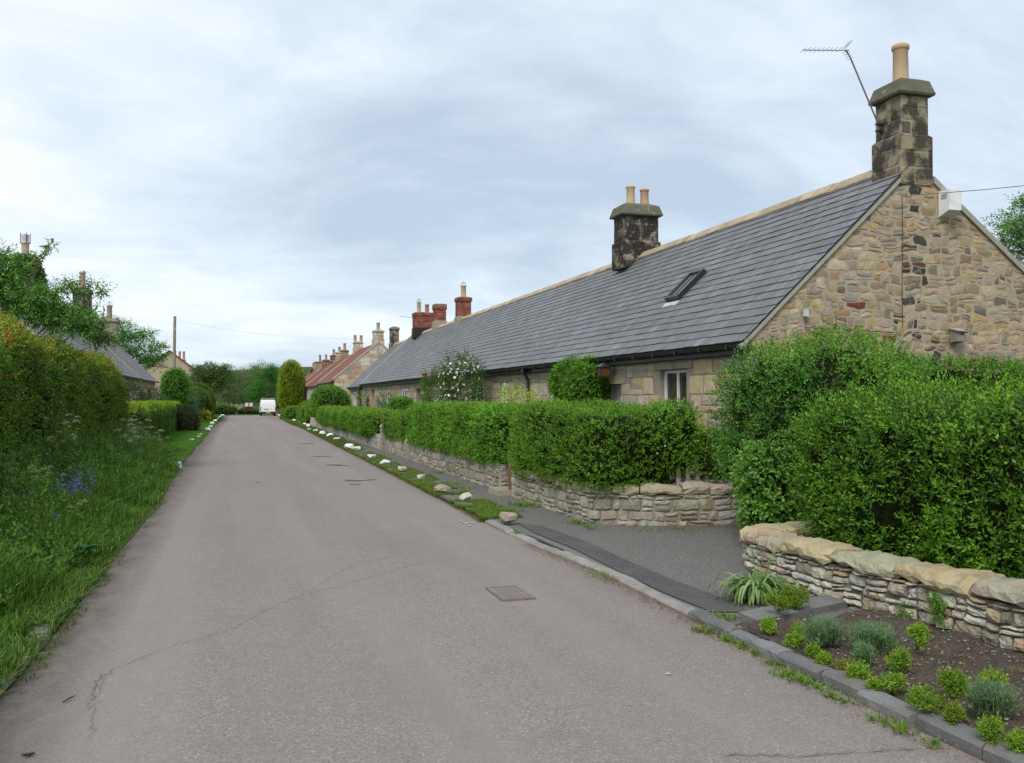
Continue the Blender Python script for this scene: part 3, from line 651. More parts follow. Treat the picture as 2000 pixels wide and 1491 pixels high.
# ================================================================== COTTAGES ON THE RIGHT
XE, ZE, XR, ZR, YG = 7.11, 2.43, 10.18, 5.37, 12.0
XW = 7.24; MR = .77; XB = XR + (ZR-ZE)/MR
SL = (ZR-ZE)/(XR-XE)
def rtop(u, dz=.05): return np.minimum(ZE+(u-XE)*SL, ZR-(u-XR)*MR)-dz
ASH = palf([(.47, .38, .24), (.40, .335, .235), (.48, .36, .20), (.345, .305, .235), (.45, .385, .30), (.46, .29, .135)], [5, 4, 2, 4, 3, 1.3])
def cottage(y0, y1, label, holes_w, holes_d, zdrop=0., downpipes=(), seed=1, detail=1.0, gable=False, walltint=1.0):
    t = thing('stone_cottage', label, 'cottage', (XW, (y0+y1)/2, 0), 'slate roofed stone cottages of the right hand row')
    ze = ZE-zdrop; zr = ZR-zdrop
    holes = [h[:4] for h in holes_w]+[(d[0], d[1], 0, d[2]) for d in holes_d]
    b = B(); core = (.30, .265, .205)
    facade_core(b, XW, .32, y0+(.1 if gable else .001), y1-.001, -.3, ze+.02, holes, core)
    for h in holes:   # black panel behind each opening, an unlit room's darkness put into its colour
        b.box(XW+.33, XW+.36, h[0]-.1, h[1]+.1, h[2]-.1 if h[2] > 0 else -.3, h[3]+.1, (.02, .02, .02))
    b.box(XB-.3, XB, y0+(.1 if gable else .001), y1-.001, -.3, ze, core)
    if not gable:
        for yy in (y0+.002, y1-.202):
            b.add([(XW, yy, 0), (XB, yy, 0), (XB, yy, ze), (XR, yy, zr-.1), (XW, yy, ze)], [[0, 1, 2, 3, 4]], core)
            b.add([(XW, yy+.2, 0), (XB, yy+.2, 0), (XB, yy+.2, ze), (XR, yy+.2, zr-.1), (XW, yy+.2, ze)], [[0, 1, 2, 3, 4]], core)
    else:
        P = [(XW, -.3), (XB, -.3), (XB, ze-.03), (XR, zr-.06), (XW, ze+.05)]
        b.add([(x, y0, z) for x, z in P]+[(x, y0+.35, z) for x, z in P], [[0, 1, 2, 3, 4]], (.39, .325, .235)); b.add([(x, y0+.35, z) for x, z in P], [[0, 1, 2, 3, 4]], core)
        b.add([(x, yq, z) for yq in (y0, y0+.35) for x, z in ((XW, -.3), (XW, ze))], [[0, 1, 3, 2]], core)
        b.add([(x, y1-.02, z) for x, z in P], [[0, 1, 2, 3, 4]], core)
    dd = detail
    big = [(h[0]-.0, h[1]+.0, h[2], h[3]) for h in holes]
    # dressed lintels and jambs
    lj = []
    for h in holes:
        b.hexa([(XW-.018, h[0]-.22, h[3]+.004), (XW+.16, h[0]-.22, h[3]+.004), (XW+.16, h[1]+.22, h[3]+.004), (XW-.018, h[1]+.22, h[3]+.004), (XW-.014, h[0]-.22, min(h[3]+.27, ze-.06)), (XW+.16, h[0]-.22, min(h[3]+.27, ze-.06)), (XW+.16, h[1]+.22, min(h[3]+.27, ze-.06)), (XW-.014, h[1]+.22, min(h[3]+.27, ze-.06))], (.33*walltint, .275*walltint, .19*walltint))
        lj.append((h[0]-.23, h[1]+.23, h[3], h[3]+.28))
    ycut = y0+.0
    stone_panel(b, lambda u, v, w_: np.c_[XW-w_, u, v], ycut, y1, -.02, ze-.03, (.20, .34), (.32, .75), ASH, holes=big+lj, gap=.012, bulge=.014, nx=5 if dd == 1 else 3, ny=4 if dd == 1 else 3, thin=.18, rnds=.035, jit=.06, seed=seed)
    if gable:
        stone_panel(b, lambda u, v, w_: np.c_[u, YG-w_, v], XW-.0, XB, .3, ZR, (.065, .18), (.09, .36), gablecol, top=lambda u: rtop(u, .07), gap=.011, bulge=.010, nx=5, ny=4, thin=.42, rnds=.07, jit=.30, seed=11, wave=.012, warp=.034)
    b.build('wall', STONE, t)
    r = B(); roofshell(r, y0-(.02 if gable else 0), y1, XE, ze, XR, zr); 
    slates(r, y0-(.05 if gable else 0), y1, XE-.02, ze, XR-.05, zr-.045, seed=seed)
    S_ = unit(np.array([XB+.1-XR, 0, ze-.08-zr]))
    r.hexa([(XR, y0, zr-.05), (XR, y1, zr-.05), (XB+.1, y1, ze-.13), (XB+.1, y0, ze-.13), (XR, y0, zr), (XR, y1, zr), (XB+.1, y1, ze-.08), (XB+.1, y0, ze-.08)], (.10, .10, .108))
    ro = r.build('roof', SLATE, t)
    rb = B(); y = y0-(.03 if gable else 0); rr = random.Random(seed)
    while y < y1-.02:
        e = min(y+rr.uniform(.42, .6), y1); dz = rr.uniform(-.008, .008); c = np.array((.43, .35, .24))*rr.uniform(.8, 1.12)
        P = []
        for yy in (y+.004, e-.004): P += [(XR-.17, yy, zr-.125+dz), (XR-.16, yy, zr-.09+dz), (XR-.03, yy, zr+.045+dz), (XR+.03, yy, zr+.045+dz), (XR+.17, yy, zr-.07+dz), (XR+.17, yy, zr-.12+dz)]
        rb.add(P, [[k, k+1, k+7, k+6] for k in range(5)], c); rb.add(P, [[0, 1, 2, 3, 4, 5], [6, 7, 8, 9, 10, 11]], c*.8); y = e
    rb.build('ridge', STONE, ro)
    gb = B(); gy0 = y0-(.03 if gable else 0); gx = XE-.055; gzv = ze-.035
    an = np.linspace(pi, 2*pi, 7); V = []
    for yy in (gy0, y1-.003): V += [(gx+.058*cos(a), yy, gzv+.058*sin(a)) for a in an]+[(gx+.05*cos(a), yy, gzv+.012+.05*sin(a)) for a in an[::-1]]
    gb.add(V, [[k, k+1, k+15, k+14] for k in range(13)]+[list(range(14)), list(range(14, 28))], (.018, .018, .02))
    gb.box(XE+.02, XW-.0, gy0+.03, y1-.003, ze-.17, ze-.035, (.02, .02, .021))
    y = gy0+.3
    while y < y1: gb.box(gx-.062, XE+.03, y, y+.025, ze-.105, ze-.03, (.03, .03, .03)); y += .85
    gb.build('gutter', METAL, t)
    for yd in downpipes:
        p = B(); p.tube([(gx, yd, gzv-.05), (gx+.02, yd, gzv-.16), (XW-.07, yd, gzv-.32), (XW-.07, yd, .1)], .042, 8, (.018, .018, .02)); p.box(gx-.05, gx+.07, yd-.07, yd+.07, gzv-.16, gzv-.045, (.018, .018, .02))
        p.build('downpipe', METAL, t)
    for h in holes_w: window(t, XW, *((h[0]+.005, h[1]-.005, h[2], h[3]-.004, 1, 2 if len(h) < 5 else h[4], 1)), deep=.03, fw=.11) if y0 > 22 else window(t, XW, h[0]+.005, h[1]-.005, h[2], h[3]-.004, 1, h[4] if len(h) > 4 else 2, h[5] if len(h) > 5 else 0, deep=.09)
    for d in holes_d: door(t, XW, d[0]+.005, d[1]-.005, d[2]-.004, 1, d[3], d[4] if len(d) > 4 else None)
    return t
W_ = lambda yc, wd=.92, z0=.98, z1=2.05, lights=2, bars=0: (yc-wd/2, yc+wd/2, z0, z1, lights, bars)
A = cottage(12, 22.8, 'nearest slate roofed cottage, with rubble gable, skylight and bracketed aerial on its end stack', [W_(14.52, 1.02, 1.22, 2.1), W_(20.75, .95, 1.1, 2.05)], [(16.75, 17.66, 1.88, (.50, .50, .49))], 0, (22.6,), 11, 1.0, True)
Bc = cottage(22.8, 43, 'long second cottage of the slate roofed row, behind the white climbing rose', [W_(25.0, .8, 1.1), W_(27.9, .9), W_(34.6, .9), W_(41.2, 1.9, 1.35, 2.05, 3)], [(30.3, 31.2, 1.95, (.06, .055, .05)), (37.4, 38.4, 2.0, (.03, .03, .03))], 0, (), 12, .6)
Cc = cottage(43, 55.7, 'slate roofed cottage with a twin pot red brick stack and tall white windows', [W_(45.9, 1.2, .95), W_(48.6, .9), W_(54.6, 1.1, .7, 2.05)], [(50.9, 51.9, 2.05, (.6, .6, .58))], .0, (), 13, .5)
Dc = cottage(55.7, 62.4, 'end cottage of the slate row, with a worn square stone stack at its far end', [W_(59.6, 1.6, .8, 2.0, 3)], [(57.0, 57.9, 2.0, (.5, .5, .5))], .12, (56.2,), 14, .5)
# cement verge and skew of the near gable
b = B(); s3 = np.array([XR-XE, 0, ZR-ZE]); 
b.hexa([(XE-.04, 11.955, ZE-.115), (XE-.04, 12.03, ZE-.115), (XR-.3, 12.03, ZR-.3-.115+.012), (XR-.3, 11.955, ZR-.3-.115+.012), (XE-.04, 11.955, ZE-.05), (XE-.04, 12.03, ZE-.05), (XR-.3, 12.03, ZR-.3-.04), (XR-.3, 11.955, ZR-.3-.04)], (.36, .34, .29))
b.hexa([(XR+.33, 11.955, ZR-.38), (XR+.33, 12.03, ZR-.38), (XB+.08, 12.03, ZE-.17), (XB+.08, 11.955, ZE-.17), (XR+.33, 11.955, ZR-.27), (XR+.33, 12.03, ZR-.27), (XB+.08, 12.03, ZE-.09), (XB+.08, 11.955, ZE-.09)], (.34, .32, .28))
b.build('verge_fillet', MORTAR, A)

b = B(); b.hexa([(XE-.02, 55.55, ZE-.02), (XE-.02, 55.75, ZE-.02), (XR, 55.75, ZR-.02), (XR, 55.55, ZR-.02), (XE-.02, 55.55, ZE+.07), (XE-.02, 55.75, ZE+.07), (XR, 55.75, ZR+.07), (XR, 55.55, ZR+.07)], (.40, .36, .28)); b.build('skew_coping', STONE, Cc)
def stonestack(parent, x0, x1, y0, y1, zb, zs, zt, pots, colf=OLDSTK, ch=(.2, .3), sw=(.26, .55), cap=.27, seed=1, over=.1, set_=.045, capc=(.13, .125, .09), label=None, step_mortar=(.33, .28, .2)):
    b = B(); walls4(b, x0, x1, y0, y1, zb, zs, ch, sw, colf, seed=seed, mortar=step_mortar, jit=.08, rnds=.05, thin=.1)
    cx, cy = (x0+x1)/2, (y0+y1)/2
    if zs < zt:
        frustum(b, cx, cy, [((x1-x0)/2+.004, (y1-y0)/2+.004, zs), ((x1-x0)/2-set_, (y1-y0)/2-set_, zs+.05)], (.25, .22, .16))
        walls4(b, x0+set_, x1-set_, y0+set_, y1-set_, zs+.04, zt, ch, sw, colf, seed=seed+7, mortar=step_mortar, jit=.08, rnds=.05, thin=.1)
    hx, hy = (x1-x0)/2-set_, (y1-y0)/2-set_
    smat = STONE if colf in (PALEST, PB) else BRICK if colf in (REDBR, GREYBR) else BLACKST if colf is BLKSTK else SOOTY
    st = b.build('chimney_stack', smat, parent)
    if label: st['label'] = label
    c = B(); frustum(c, cx, cy, [(hx+.01, hy+.01, zt-.01), (hx+over*.8, hy+over*.8, zt), (hx+over, hy+over, zt+.035), (hx+over-.015, hy+over-.015, zt+.07), (hx+.02, hy+.02, zt+cap), (hx-.06, hy-.06, zt+cap+.045), (max(hx-.18, .06), max(hy-.18, .06), zt+cap+.09)], capc)
    c.build('chimney_cap', STONE, st)
    for (px_, py_, r_, z1_, cc_, wi) in pots: pot(st, px_, py_, zt+cap+.04, z1_, r_, cc_, wi)
    return st
stk = stonestack(A, 9.90, 10.50, 11.975, 12.66, 4.95, 5.71, 6.37, [(10.2, 12.33, .125, 7.28, (.45, .33, .21), False)], seed=21, over=.085, cap=.24, label='tall sooty stone stack on the near gable')
stonestack(A, 9.58, 10.66, 22.05, 22.78, 5.0, 5.68, 6.38, [(9.96, 22.4, .115, 7.22, (.50, .40, .24), False), (10.36, 22.4, .115, 7.16, (.47, .31, .2), False)], colf=BLKSTK, seed=31, label='blackened stone stack with two pots')
def brickstack(parent, x0, x1, y0, y1, zb, z0, z1, pots, seed, basec=(.30, .27, .2), label=None, capstone=False):
    b = B(); frustum(b, (x0+x1)/2, (y0+y1)/2, [((x1-x0)/2+.05, (y1-y0)/2+.05, zb), ((x1-x0)/2+.05, (y1-y0)/2+.05, z0-.03), ((x1-x0)/2, (y1-y0)/2, z0+.004)], basec)
    walls4(b, x0, x1, y0, y1, z0, z1-.16, (.074, .076), (.2, .24), REDBR, gap=.010, bulge=.003, seed=seed, nx=1, ny=1, jit=0, rnds=0, thin=0, mortar=(.24, .19, .15))
    walls4(b, x0-.04, x1+.04, y0-.04, y1+.04, z1-.16, z1, (.074, .08), (.2, .24), REDBR, gap=.010, bulge=.003, seed=seed+9, nx=1, ny=1, jit=0, rnds=0, thin=0, mortar=(.20, .16, .13))
    st = b.build('chimney_stack', BRICK, parent)
    if label: st['label'] = label
    c = B(); hx, hy = (x1-x0)/2, (y1-y0)/2; frustum(c, (x0+x1)/2, (y0+y1)/2, [(hx+.04, hy+.04, z1), (hx+.03, hy+.03, z1+(.12 if capstone else .02)), (.12, .12, z1+(.15 if capstone else .08))], (.17, .16, .12)); c.build('chimney_cap', STONE, st)
    for (px_, py_, r_, z_, cc_, wi) in pots: pot(st, px_, py_, z1+.04, z_, r_, cc_, wi)
brickstack(Bc, 9.88, 10.5, 41.9, 42.5, 5.0, 5.42, 6.3, [(10.2, 42.2, .13, 6.92, (.50, .36, .22), True)], 41, label='red brick stack with one pot and a round wire guard')
brickstack(Cc, 9.92, 10.5, 47.3, 47.9, 5.0, 5.66, 6.42, [], 43, capstone=True, label='short red brick stack without a pot')
brickstack(Cc, 9.66, 10.74, 51.6, 52.4, 5.0, 5.62, 6.45, [(9.95, 52, .12, 7.12, (.47, .33, .22), True), (10.42, 52, .12, 6.98, (.36, .17, .11), False)], 45, (.03, .03, .03), label='broad red brick stack with two pots on a blackened base')
stonestack(Dc, 9.86, 10.5, 61.7, 62.35, 4.9, 5.3, 6.22, [], seed=51, cap=.14, over=.06, capc=(.16, .15, .11))
# aerials
def aerial(name, label, base, top, boomend, nel, el, r=.013):
    t = thing(name, label, 'TV aerial', tuple(base))
    base, top, boomend = map(np.array, (base, top, boomend))
    b = B(); mid = base+(top-base)*.9 + np.array([0.03, 0, -.02]); b.tube([base+[.0, 0, -.14], base, mid, top], r, 7, (.17, .12, .14))
    b.box(base[0]-.02, base[0]+.12, base[1]-.03, base[1]+.03, base[2]-.06, base[2]-.035, (.03, .03, .03)); b.box(base[0]-.02, base[0]+.12, base[1]-.03, base[1]+.03, base[2]-.17, base[2]-.145, (.03, .03, .03)); b.build('mast', METAL, t)
    b = B(); b.tube([top+[.06, 0, -.01], boomend], r*.6, 6, (.3, .28, .3)); d = boomend-top
    for k in range(nel):
        p = top+d*(k+1.5)/(nel+.6)+[0, 0, 0]; b.tube([p+[.02, -el, el*.35], p+[-.02, el, -el*.35]], r*.32, 4, (.35, .33, .35))
    b.build('boom', METAL, t)
    b = B(); p = top+d*.04
    for s_ in (-1, 1):
        for k in range(4): q = p+np.array([.02+.03*k, 0, s_*(.03+.035*k)]); b.tube([q+[0, -el*1.3, 0], q+[0, el*1.3, 0]], r*.35, 4, (.5, .5, .5))
        b.tube([p, p+[.14, 0, s_*.16]], r*.4, 4, (.5, .5, .5))
    b.build('reflector', METAL, t)
aerial('tv_aerial', 'TV aerial on a cranked mast bracketed to the near chimney stack', AY(1713, 237, 12.45), AY(1652, 97, 12.45), AY(1568, 98, 12.45), 9, .06)
aerial('tv_aerial', 'small TV aerial beside the broad twin pot brick stack', AY(806, 650, 51.8), AY(805, 620, 51.8), AY(781, 618, 51.8), 5, .1, .02)
aerial('tv_aerial', 'thin TV aerial between the far stacks of the left hand cottage', AY(200, 640, 54), AY(202, 599, 54), AY(180, 597, 54), 4, .1, .02)
# skylight
def RP(px, py):
    d = ray(px, py); t_ = (ZE-XE*SL-EYE)/(d[2]-SL*d[0]); return np.array((d[0]*t_, d[1]*t_, EYE+d[2]*t_))
c = RP(1343, 563); S = unit(np.array([XR-XE, 0, ZR-ZE])); Nn_ = np.array([-S[2], 0, S[0]])
def slab(b, c, hs, hy, n0, n1, t, off=(0, 0)):
    c = c+S*off[0]+np.array([0, off[1], 0]); P = []
    for nn_ in (n0, n1):
        for a, q in ((-1, -1), (1, -1), (1, 1), (-1, 1)): P.append(c+S*hs*a+np.array([0, hy*q, 0])+Nn_*nn_)
    b.hexa(P, t)
sk = B()
for args in ((.40, .03, .0, .12, (.02, .02, .022), (0, -.26)), (.40, .03, 0, .12, (.02, .02, .022), (0, .26)), (.03, .23, 0, .119, (.02, .02, .022), (-.37, 0)), (.03, .23, 0, .119, (.02, .02, .022), (.37, 0)), (.34, .012, .05, .10, (.03, .03, .03), (0, 0))): slab(sk, c, *args)
so_ = sk.build('skylight', METAL, A)
g_ = B(); slab(g_, c, .34, .23, .04, .085, (.3, .3, .3)); 
def fsky(nt, o): princ(nt, o, (.42, .48, .55), .08, .8, .85)
g_.build('pane', mat('skylight_glass', fsky), so_)
g_ = B(); slab(g_, c, .07, .30, .02, .028, (.5, .52, .55), (-.50, 0)); g_.build('lead_apron', METAL, so_)
# things fixed to the gable
p0 = AY(1842, 400, 12.0); t = thing('alarm_box', 'white louvred box fixed high on the rubble gable near its right slope', 'alarm box', (p0[0], 11.97, p0[2]-.19))
b = B(); x, z = p0[0], p0[2]
b.hexa([(x-.10, 11.76, z-.13), (x+.13, 11.76, z-.13), (x+.13, 11.985, z-.21), (x-.10, 11.985, z-.21), (x-.10, 11.74, z+.19), (x+.13, 11.74, z+.19), (x+.13, 11.985, z+.2), (x-.10, 11.985, z+.2)], (.80, .81, .80)); b.build('casing', PLAIN, t)
b = B(); 
for k in range(3): b.box(x-.104, x-.098, 11.80, 11.93, z+.06+k*.03, z+.07+k*.03, (.06, .06, .06))
b.build('louvre', METAL, t)
p0 = AY(1861, 656, 12.0); x, z = p0[0], p0[2]; t = thing('bird_box', 'small grey wooden bird box on the rubble gable above the back hedge', 'bird box', (x, 11.97, z-.1))
b = B(); b.hexa([(x-.08, 11.83, z-.10), (x+.08, 11.83, z-.10), (x+.08, 11.975, z-.12), (x-.08, 11.975, z-.12), (x-.08, 11.83, z+.06), (x+.08, 11.83, z+.06), (x+.08, 11.975, z+.10), (x-.08, 11.975, z+.10)], (.24, .21, .18)); b.build('body', WOOD, t)
b = B(); b.hexa([(x-.1, 11.79, z+.055), (x+.1, 11.79, z+.055), (x+.1, 11.975, z+.105), (x-.1, 11.975, z+.105), (x-.1, 11.79, z+.07), (x+.1, 11.79, z+.07), (x+.1, 11.975, z+.12), (x-.1, 11.975, z+.12)], (.33, .31, .29)); b.build('lid', WOOD, t)
b = B(); b.box(x+.0, x+.05, 11.825, 11.832, z-.0, z+.045, (.01, .01, .01)); b.build('entrance_hole', METAL, t)
b = B(); cyz = lambda px, py: np.array(AY(px, py, 11.955))
b.tube([cyz(1762, 382), cyz(1763, 470), cyz(1762, 560), cyz(1763, 640), cyz(1755, 650), cyz(1700, 648), cyz(1640, 643), cyz(1574, 640), cyz(1573, 620)], .006, 5, (.04, .035, .035))
b.tube([cyz(1775, 380)+[.05*cos(a), 0, .05*sin(a)] for a in np.linspace(0, 6.28, 14)], .005, 5, (.05, .045, .04)); b.build('cable', METAL, A)
b = B(); q = cyz(1573, 612); b.box(q[0]-.04, q[0]+.04, 11.92, 11.965, q[2]-.05, q[2]+.05, (.5, .5, .48)); b.build('junction_box', PLAIN, A)
b = B(); p1 = np.array(AY(1780, 382, 11.94)); p2 = np.array(AY(2060, 355, 11.0)); b.tube([p1, (p1+p2)/2-[0, 0, .02], p2+(p2-p1)*2], .006, 5, (.12, .10, .09))
tag(b.build('overhead_wire', METAL), 'thin service wire running right from the rubble gable into the sky', 'wire')
# lantern by the door
p0 = AX(1179, 722, XW-.25); x, y, z = p0; t = thing('wall_lantern', 'dark lantern with amber glass hanging from a bracket above the near cottage door', 'lantern', (x, y, z-.15))
b = B(); b.tube([(XW, y, z+.17), (x, y, z+.17), (x, y, z+.12)], .012, 6, (.02, .02, .02)); b.tube([(XW-.01, y, z+.22), (XW-.01, y, z-.1)], .014, 6, (.02, .02, .02)); b.build('bracket', METAL, t)
b = B(); frustum(b, x, y, [(.13, .13, z+.05), (.10, .10, z+.08), (.02, .02, z+.13)], (.025, .025, .025)); 
for sx in (-1, 1):
    for sy in (-1, 1): b.tube([(x+sx*.095, y+sy*.095, z-.13), (x+sx*.11, y+sy*.11, z+.05)], .009, 4, (.02, .02, .02))
frustum(b, x, y, [(.1, .1, z-.15), (.1, .1, z-.13)], (.02, .02, .02)); b.build('frame', METAL, t)
b = B(); frustum(b, x, y, [(.088, .088, z-.13), (.10, .10, z+.05)], (.11, .045, .02)); b.build('lamp_glass', METAL, t)

# ------------------------------------------------------------------ second row: pantiled cottages
def fpan(nt, o):
    tcn = N(nt, 'ShaderNodeTexCoord'); wv = N(nt, 'ShaderNodeTexWave', inp={'Scale': 1.25, 'Distortion': 0.3}); wv.bands_direction = 'Y'; L(nt, tcn.outputs['Object'], wv.inputs['Vector'])
    w2 = N(nt, 'ShaderNodeTexWave', inp={'Scale': .9, 'Distortion': .2}); w2.bands_direction = 'Z'; L(nt, tcn.outputs['Object'], w2.inputs['Vector'])
    c = mixc(nt, noi(nt, 2.5, 5), (.17, .062, .048), (.27, .115, .09)); c = mixc(nt, M_(nt, 'MULTIPLY', ramp(nt, noi(nt, 1.2, 5), [(.5, (0,0,0)), (.7, (1,1,1))]), .4), c, (.13, .075, .06)); c = mixc(nt, 1.0, c, tint(nt), 'MULTIPLY')
    princ(nt, o, c, .85, .2, 0, M_(nt, 'ADD', wv.outputs[0], w2.outputs[0]), .8, .06)
PANT = mat('red_pantile', fpan)
X2, XR2 = 6.6, 9.73
def pcottage(y0, y1, zb, label, holes, seed, red=(1., 1., 1.), stacks=(), coped=True):
    ze = zb+3.1; zr = zb+5.75; xb = XR2+3.1
    t = thing('pantiled_cottage', label, 'cottage', (X2, (y0+y1)/2, zb), 'red pantiled cottages beyond the slate row')
    b = B(); core = (.42, .37, .30)
    facade_core(b, X2, .3, y0+.01, y1-.01, zb-.2, ze, [h[:4] for h in holes], core)
    for h in holes: b.box(X2+.31, X2+.34, h[0]-.1, h[1]+.1, h[2]-.1, h[3]+.1, (.02, .02, .02))  # black panels, the darkness of unlit rooms painted as colour
    P = [(X2, zb-.2), (xb, zb-.2), (xb, ze), (XR2, zr-.02), (X2, ze)]
    for yy in (y0, y1): b.add([(x, yy, z) for x, z in P], [[0, 1, 2, 3, 4]], core)
    tp = lambda u: np.minimum(ze+(u-X2)*(zr-ze)/(XR2-X2), zr-(u-XR2)*(zr-ze)/3.1)-.02
    stone_panel(b, lambda u, v, w_: np.c_[u, y0-w_, v], X2, xb, zb, zr, (.26, .34), (.4, .85), PALEST, top=tp, gap=.022, bulge=.012, nx=3, ny=3, thin=.05, rnds=.02, jit=.02, seed=seed)
    stone_panel(b, lambda u, v, w_: np.c_[X2-w_, u, v], y0, y1, zb, ze-.05, (.26, .34), (.4, .85), PALEST, holes=[h[:4] for h in holes], gap=.022, bulge=.012, nx=3, ny=3, thin=.05, rnds=.02, jit=.02, seed=seed+1)
    b.build('wall', STONE, t)
    r = B(); k = .14
    for (xa, za, xc, zc) in ((X2-k, ze-k*.8, XR2, zr), (xb+k, ze-k*.8, XR2, zr)):
        r.hexa([(xa, y0+.12, za-.02), (xa, y1-.12, za-.02), (xc, y1-.12, zc-.02), (xc, y0+.12, zc-.02), (xa, y0+.12, za+.07), (xa, y1-.12, za+.07), (xc, y1-.12, zc+.07), (xc, y0+.12, zc+.07)], red)
    ro = r.build('roof', PANT, t)
    if coped:
      for yy in (y0, y1-.25):
        s_ = B()
        s_.hexa([(X2-.1, yy-.03, ze-.06), (X2-.1, yy+.26, ze-.06), (XR2, yy+.26, zr), (XR2, yy-.03, zr), (X2-.1, yy-.03, ze+.12), (X2-.1, yy+.26, ze+.12), (XR2, yy+.26, zr+.15), (XR2, yy-.03, zr+.15)], (.40, .36, .29))
        s_.hexa([(XR2, yy-.03, zr), (XR2, yy+.26, zr), (xb+.1, yy+.26, ze-.06), (xb+.1, yy-.03, ze-.06), (XR2, yy-.03, zr+.15), (XR2, yy+.26, zr+.15), (xb+.1, yy+.26, ze+.12), (xb+.1, yy-.03, ze+.12)], (.40, .36, .29))
        s_.build('gable_coping', STONE, t)
    g = B(); g.tube([(X2-k-.03, y0+.3, ze-.14), (X2-k-.03, y1-.3, ze-.14)], .06, 6, (.03, .03, .03)); g.build('gutter', METAL, t)
    g = B(); g.tube([(X2-k-.03, y0+.6, ze-.16), (X2-.06, y0+.6, ze-.5), (X2-.06, y0+.6, zb)], .05, 6, (.03, .03, .03)); g.build('downpipe', METAL, t)
    for h in holes: window(t, X2, h[0]+.01, h[1]-.01, h[2], h[3]-.01, 1, 2, 1)
    for (yy, zt_, w2_, colf, pc, zp, np_, cap_) in stacks:
        pts = [(XR2+dx, yy, .13, zp, pc, False) for dx in (([0] if np_ == 1 else [-.25, .25]) if np_ else [])]
        stonestack(t, XR2-w2_, XR2+w2_, yy-.35, yy+.35, zr-.35, zr-.1+.35, zt_, pts, colf=colf, seed=seed+int(yy), cap=cap_, over=.07, capc=(.36, .32, .25) if colf is PALEST else (.15, .12, .09))
pcottage(66, 78.5, -.18, 'nearest red pantiled cottage, its pale coursed gable rising beside the slate row', [(69, 70.2, .9, 2.2), (73.5, 74.7, .9, 2.2)], 61, stacks=[(66.4, 6.35, .4, PALEST, (.40, .32, .26), 7.05, 1, .1), (77.9, 6.2, .4, PALEST, (.40, .3, .24), 6.9, 2, .1)])
pcottage(78.7, 93, -.32, 'second red pantiled cottage along, between two coped gables', [(82, 83.2, .8, 2.0), (87, 88.2, .8, 2.0)], 62, (.92, .85, .88), stacks=[(88, 6.0, .38, PB, (.42, .25, .2), 6.8, 1, .1), (92.6, 6.05, .38, PALEST, (.42, .25, .2), 6.7, 1, .1)])
pcottage(93.2, 110, -.48, 'third red pantiled cottage, partly behind the golden conifer', [(96, 97.2, .6, 1.9), (101, 102.2, .6, 1.9)], 63, (.85, .8, .85), stacks=[(98.2, 6.0, .4, REDBR, (.42, .25, .2), 6.75, 1, .08), (107, 5.85, .45, REDBR, (.42, .25, .2), 6.6, 1, .08)])
pcottage(110.2, 126, -.62, 'farthest red pantiled cottage with a broad buff stack', [(114, 115.2, .5, 1.7)], 64, (.9, .85, .85), stacks=[(115, 5.95, .75, PB, (.2, .2, .2), 6.9, 1, .05), (125.4, 5.5, .4, BLKSTK, (.35, .25, .22), 6.3, 1, .08)])

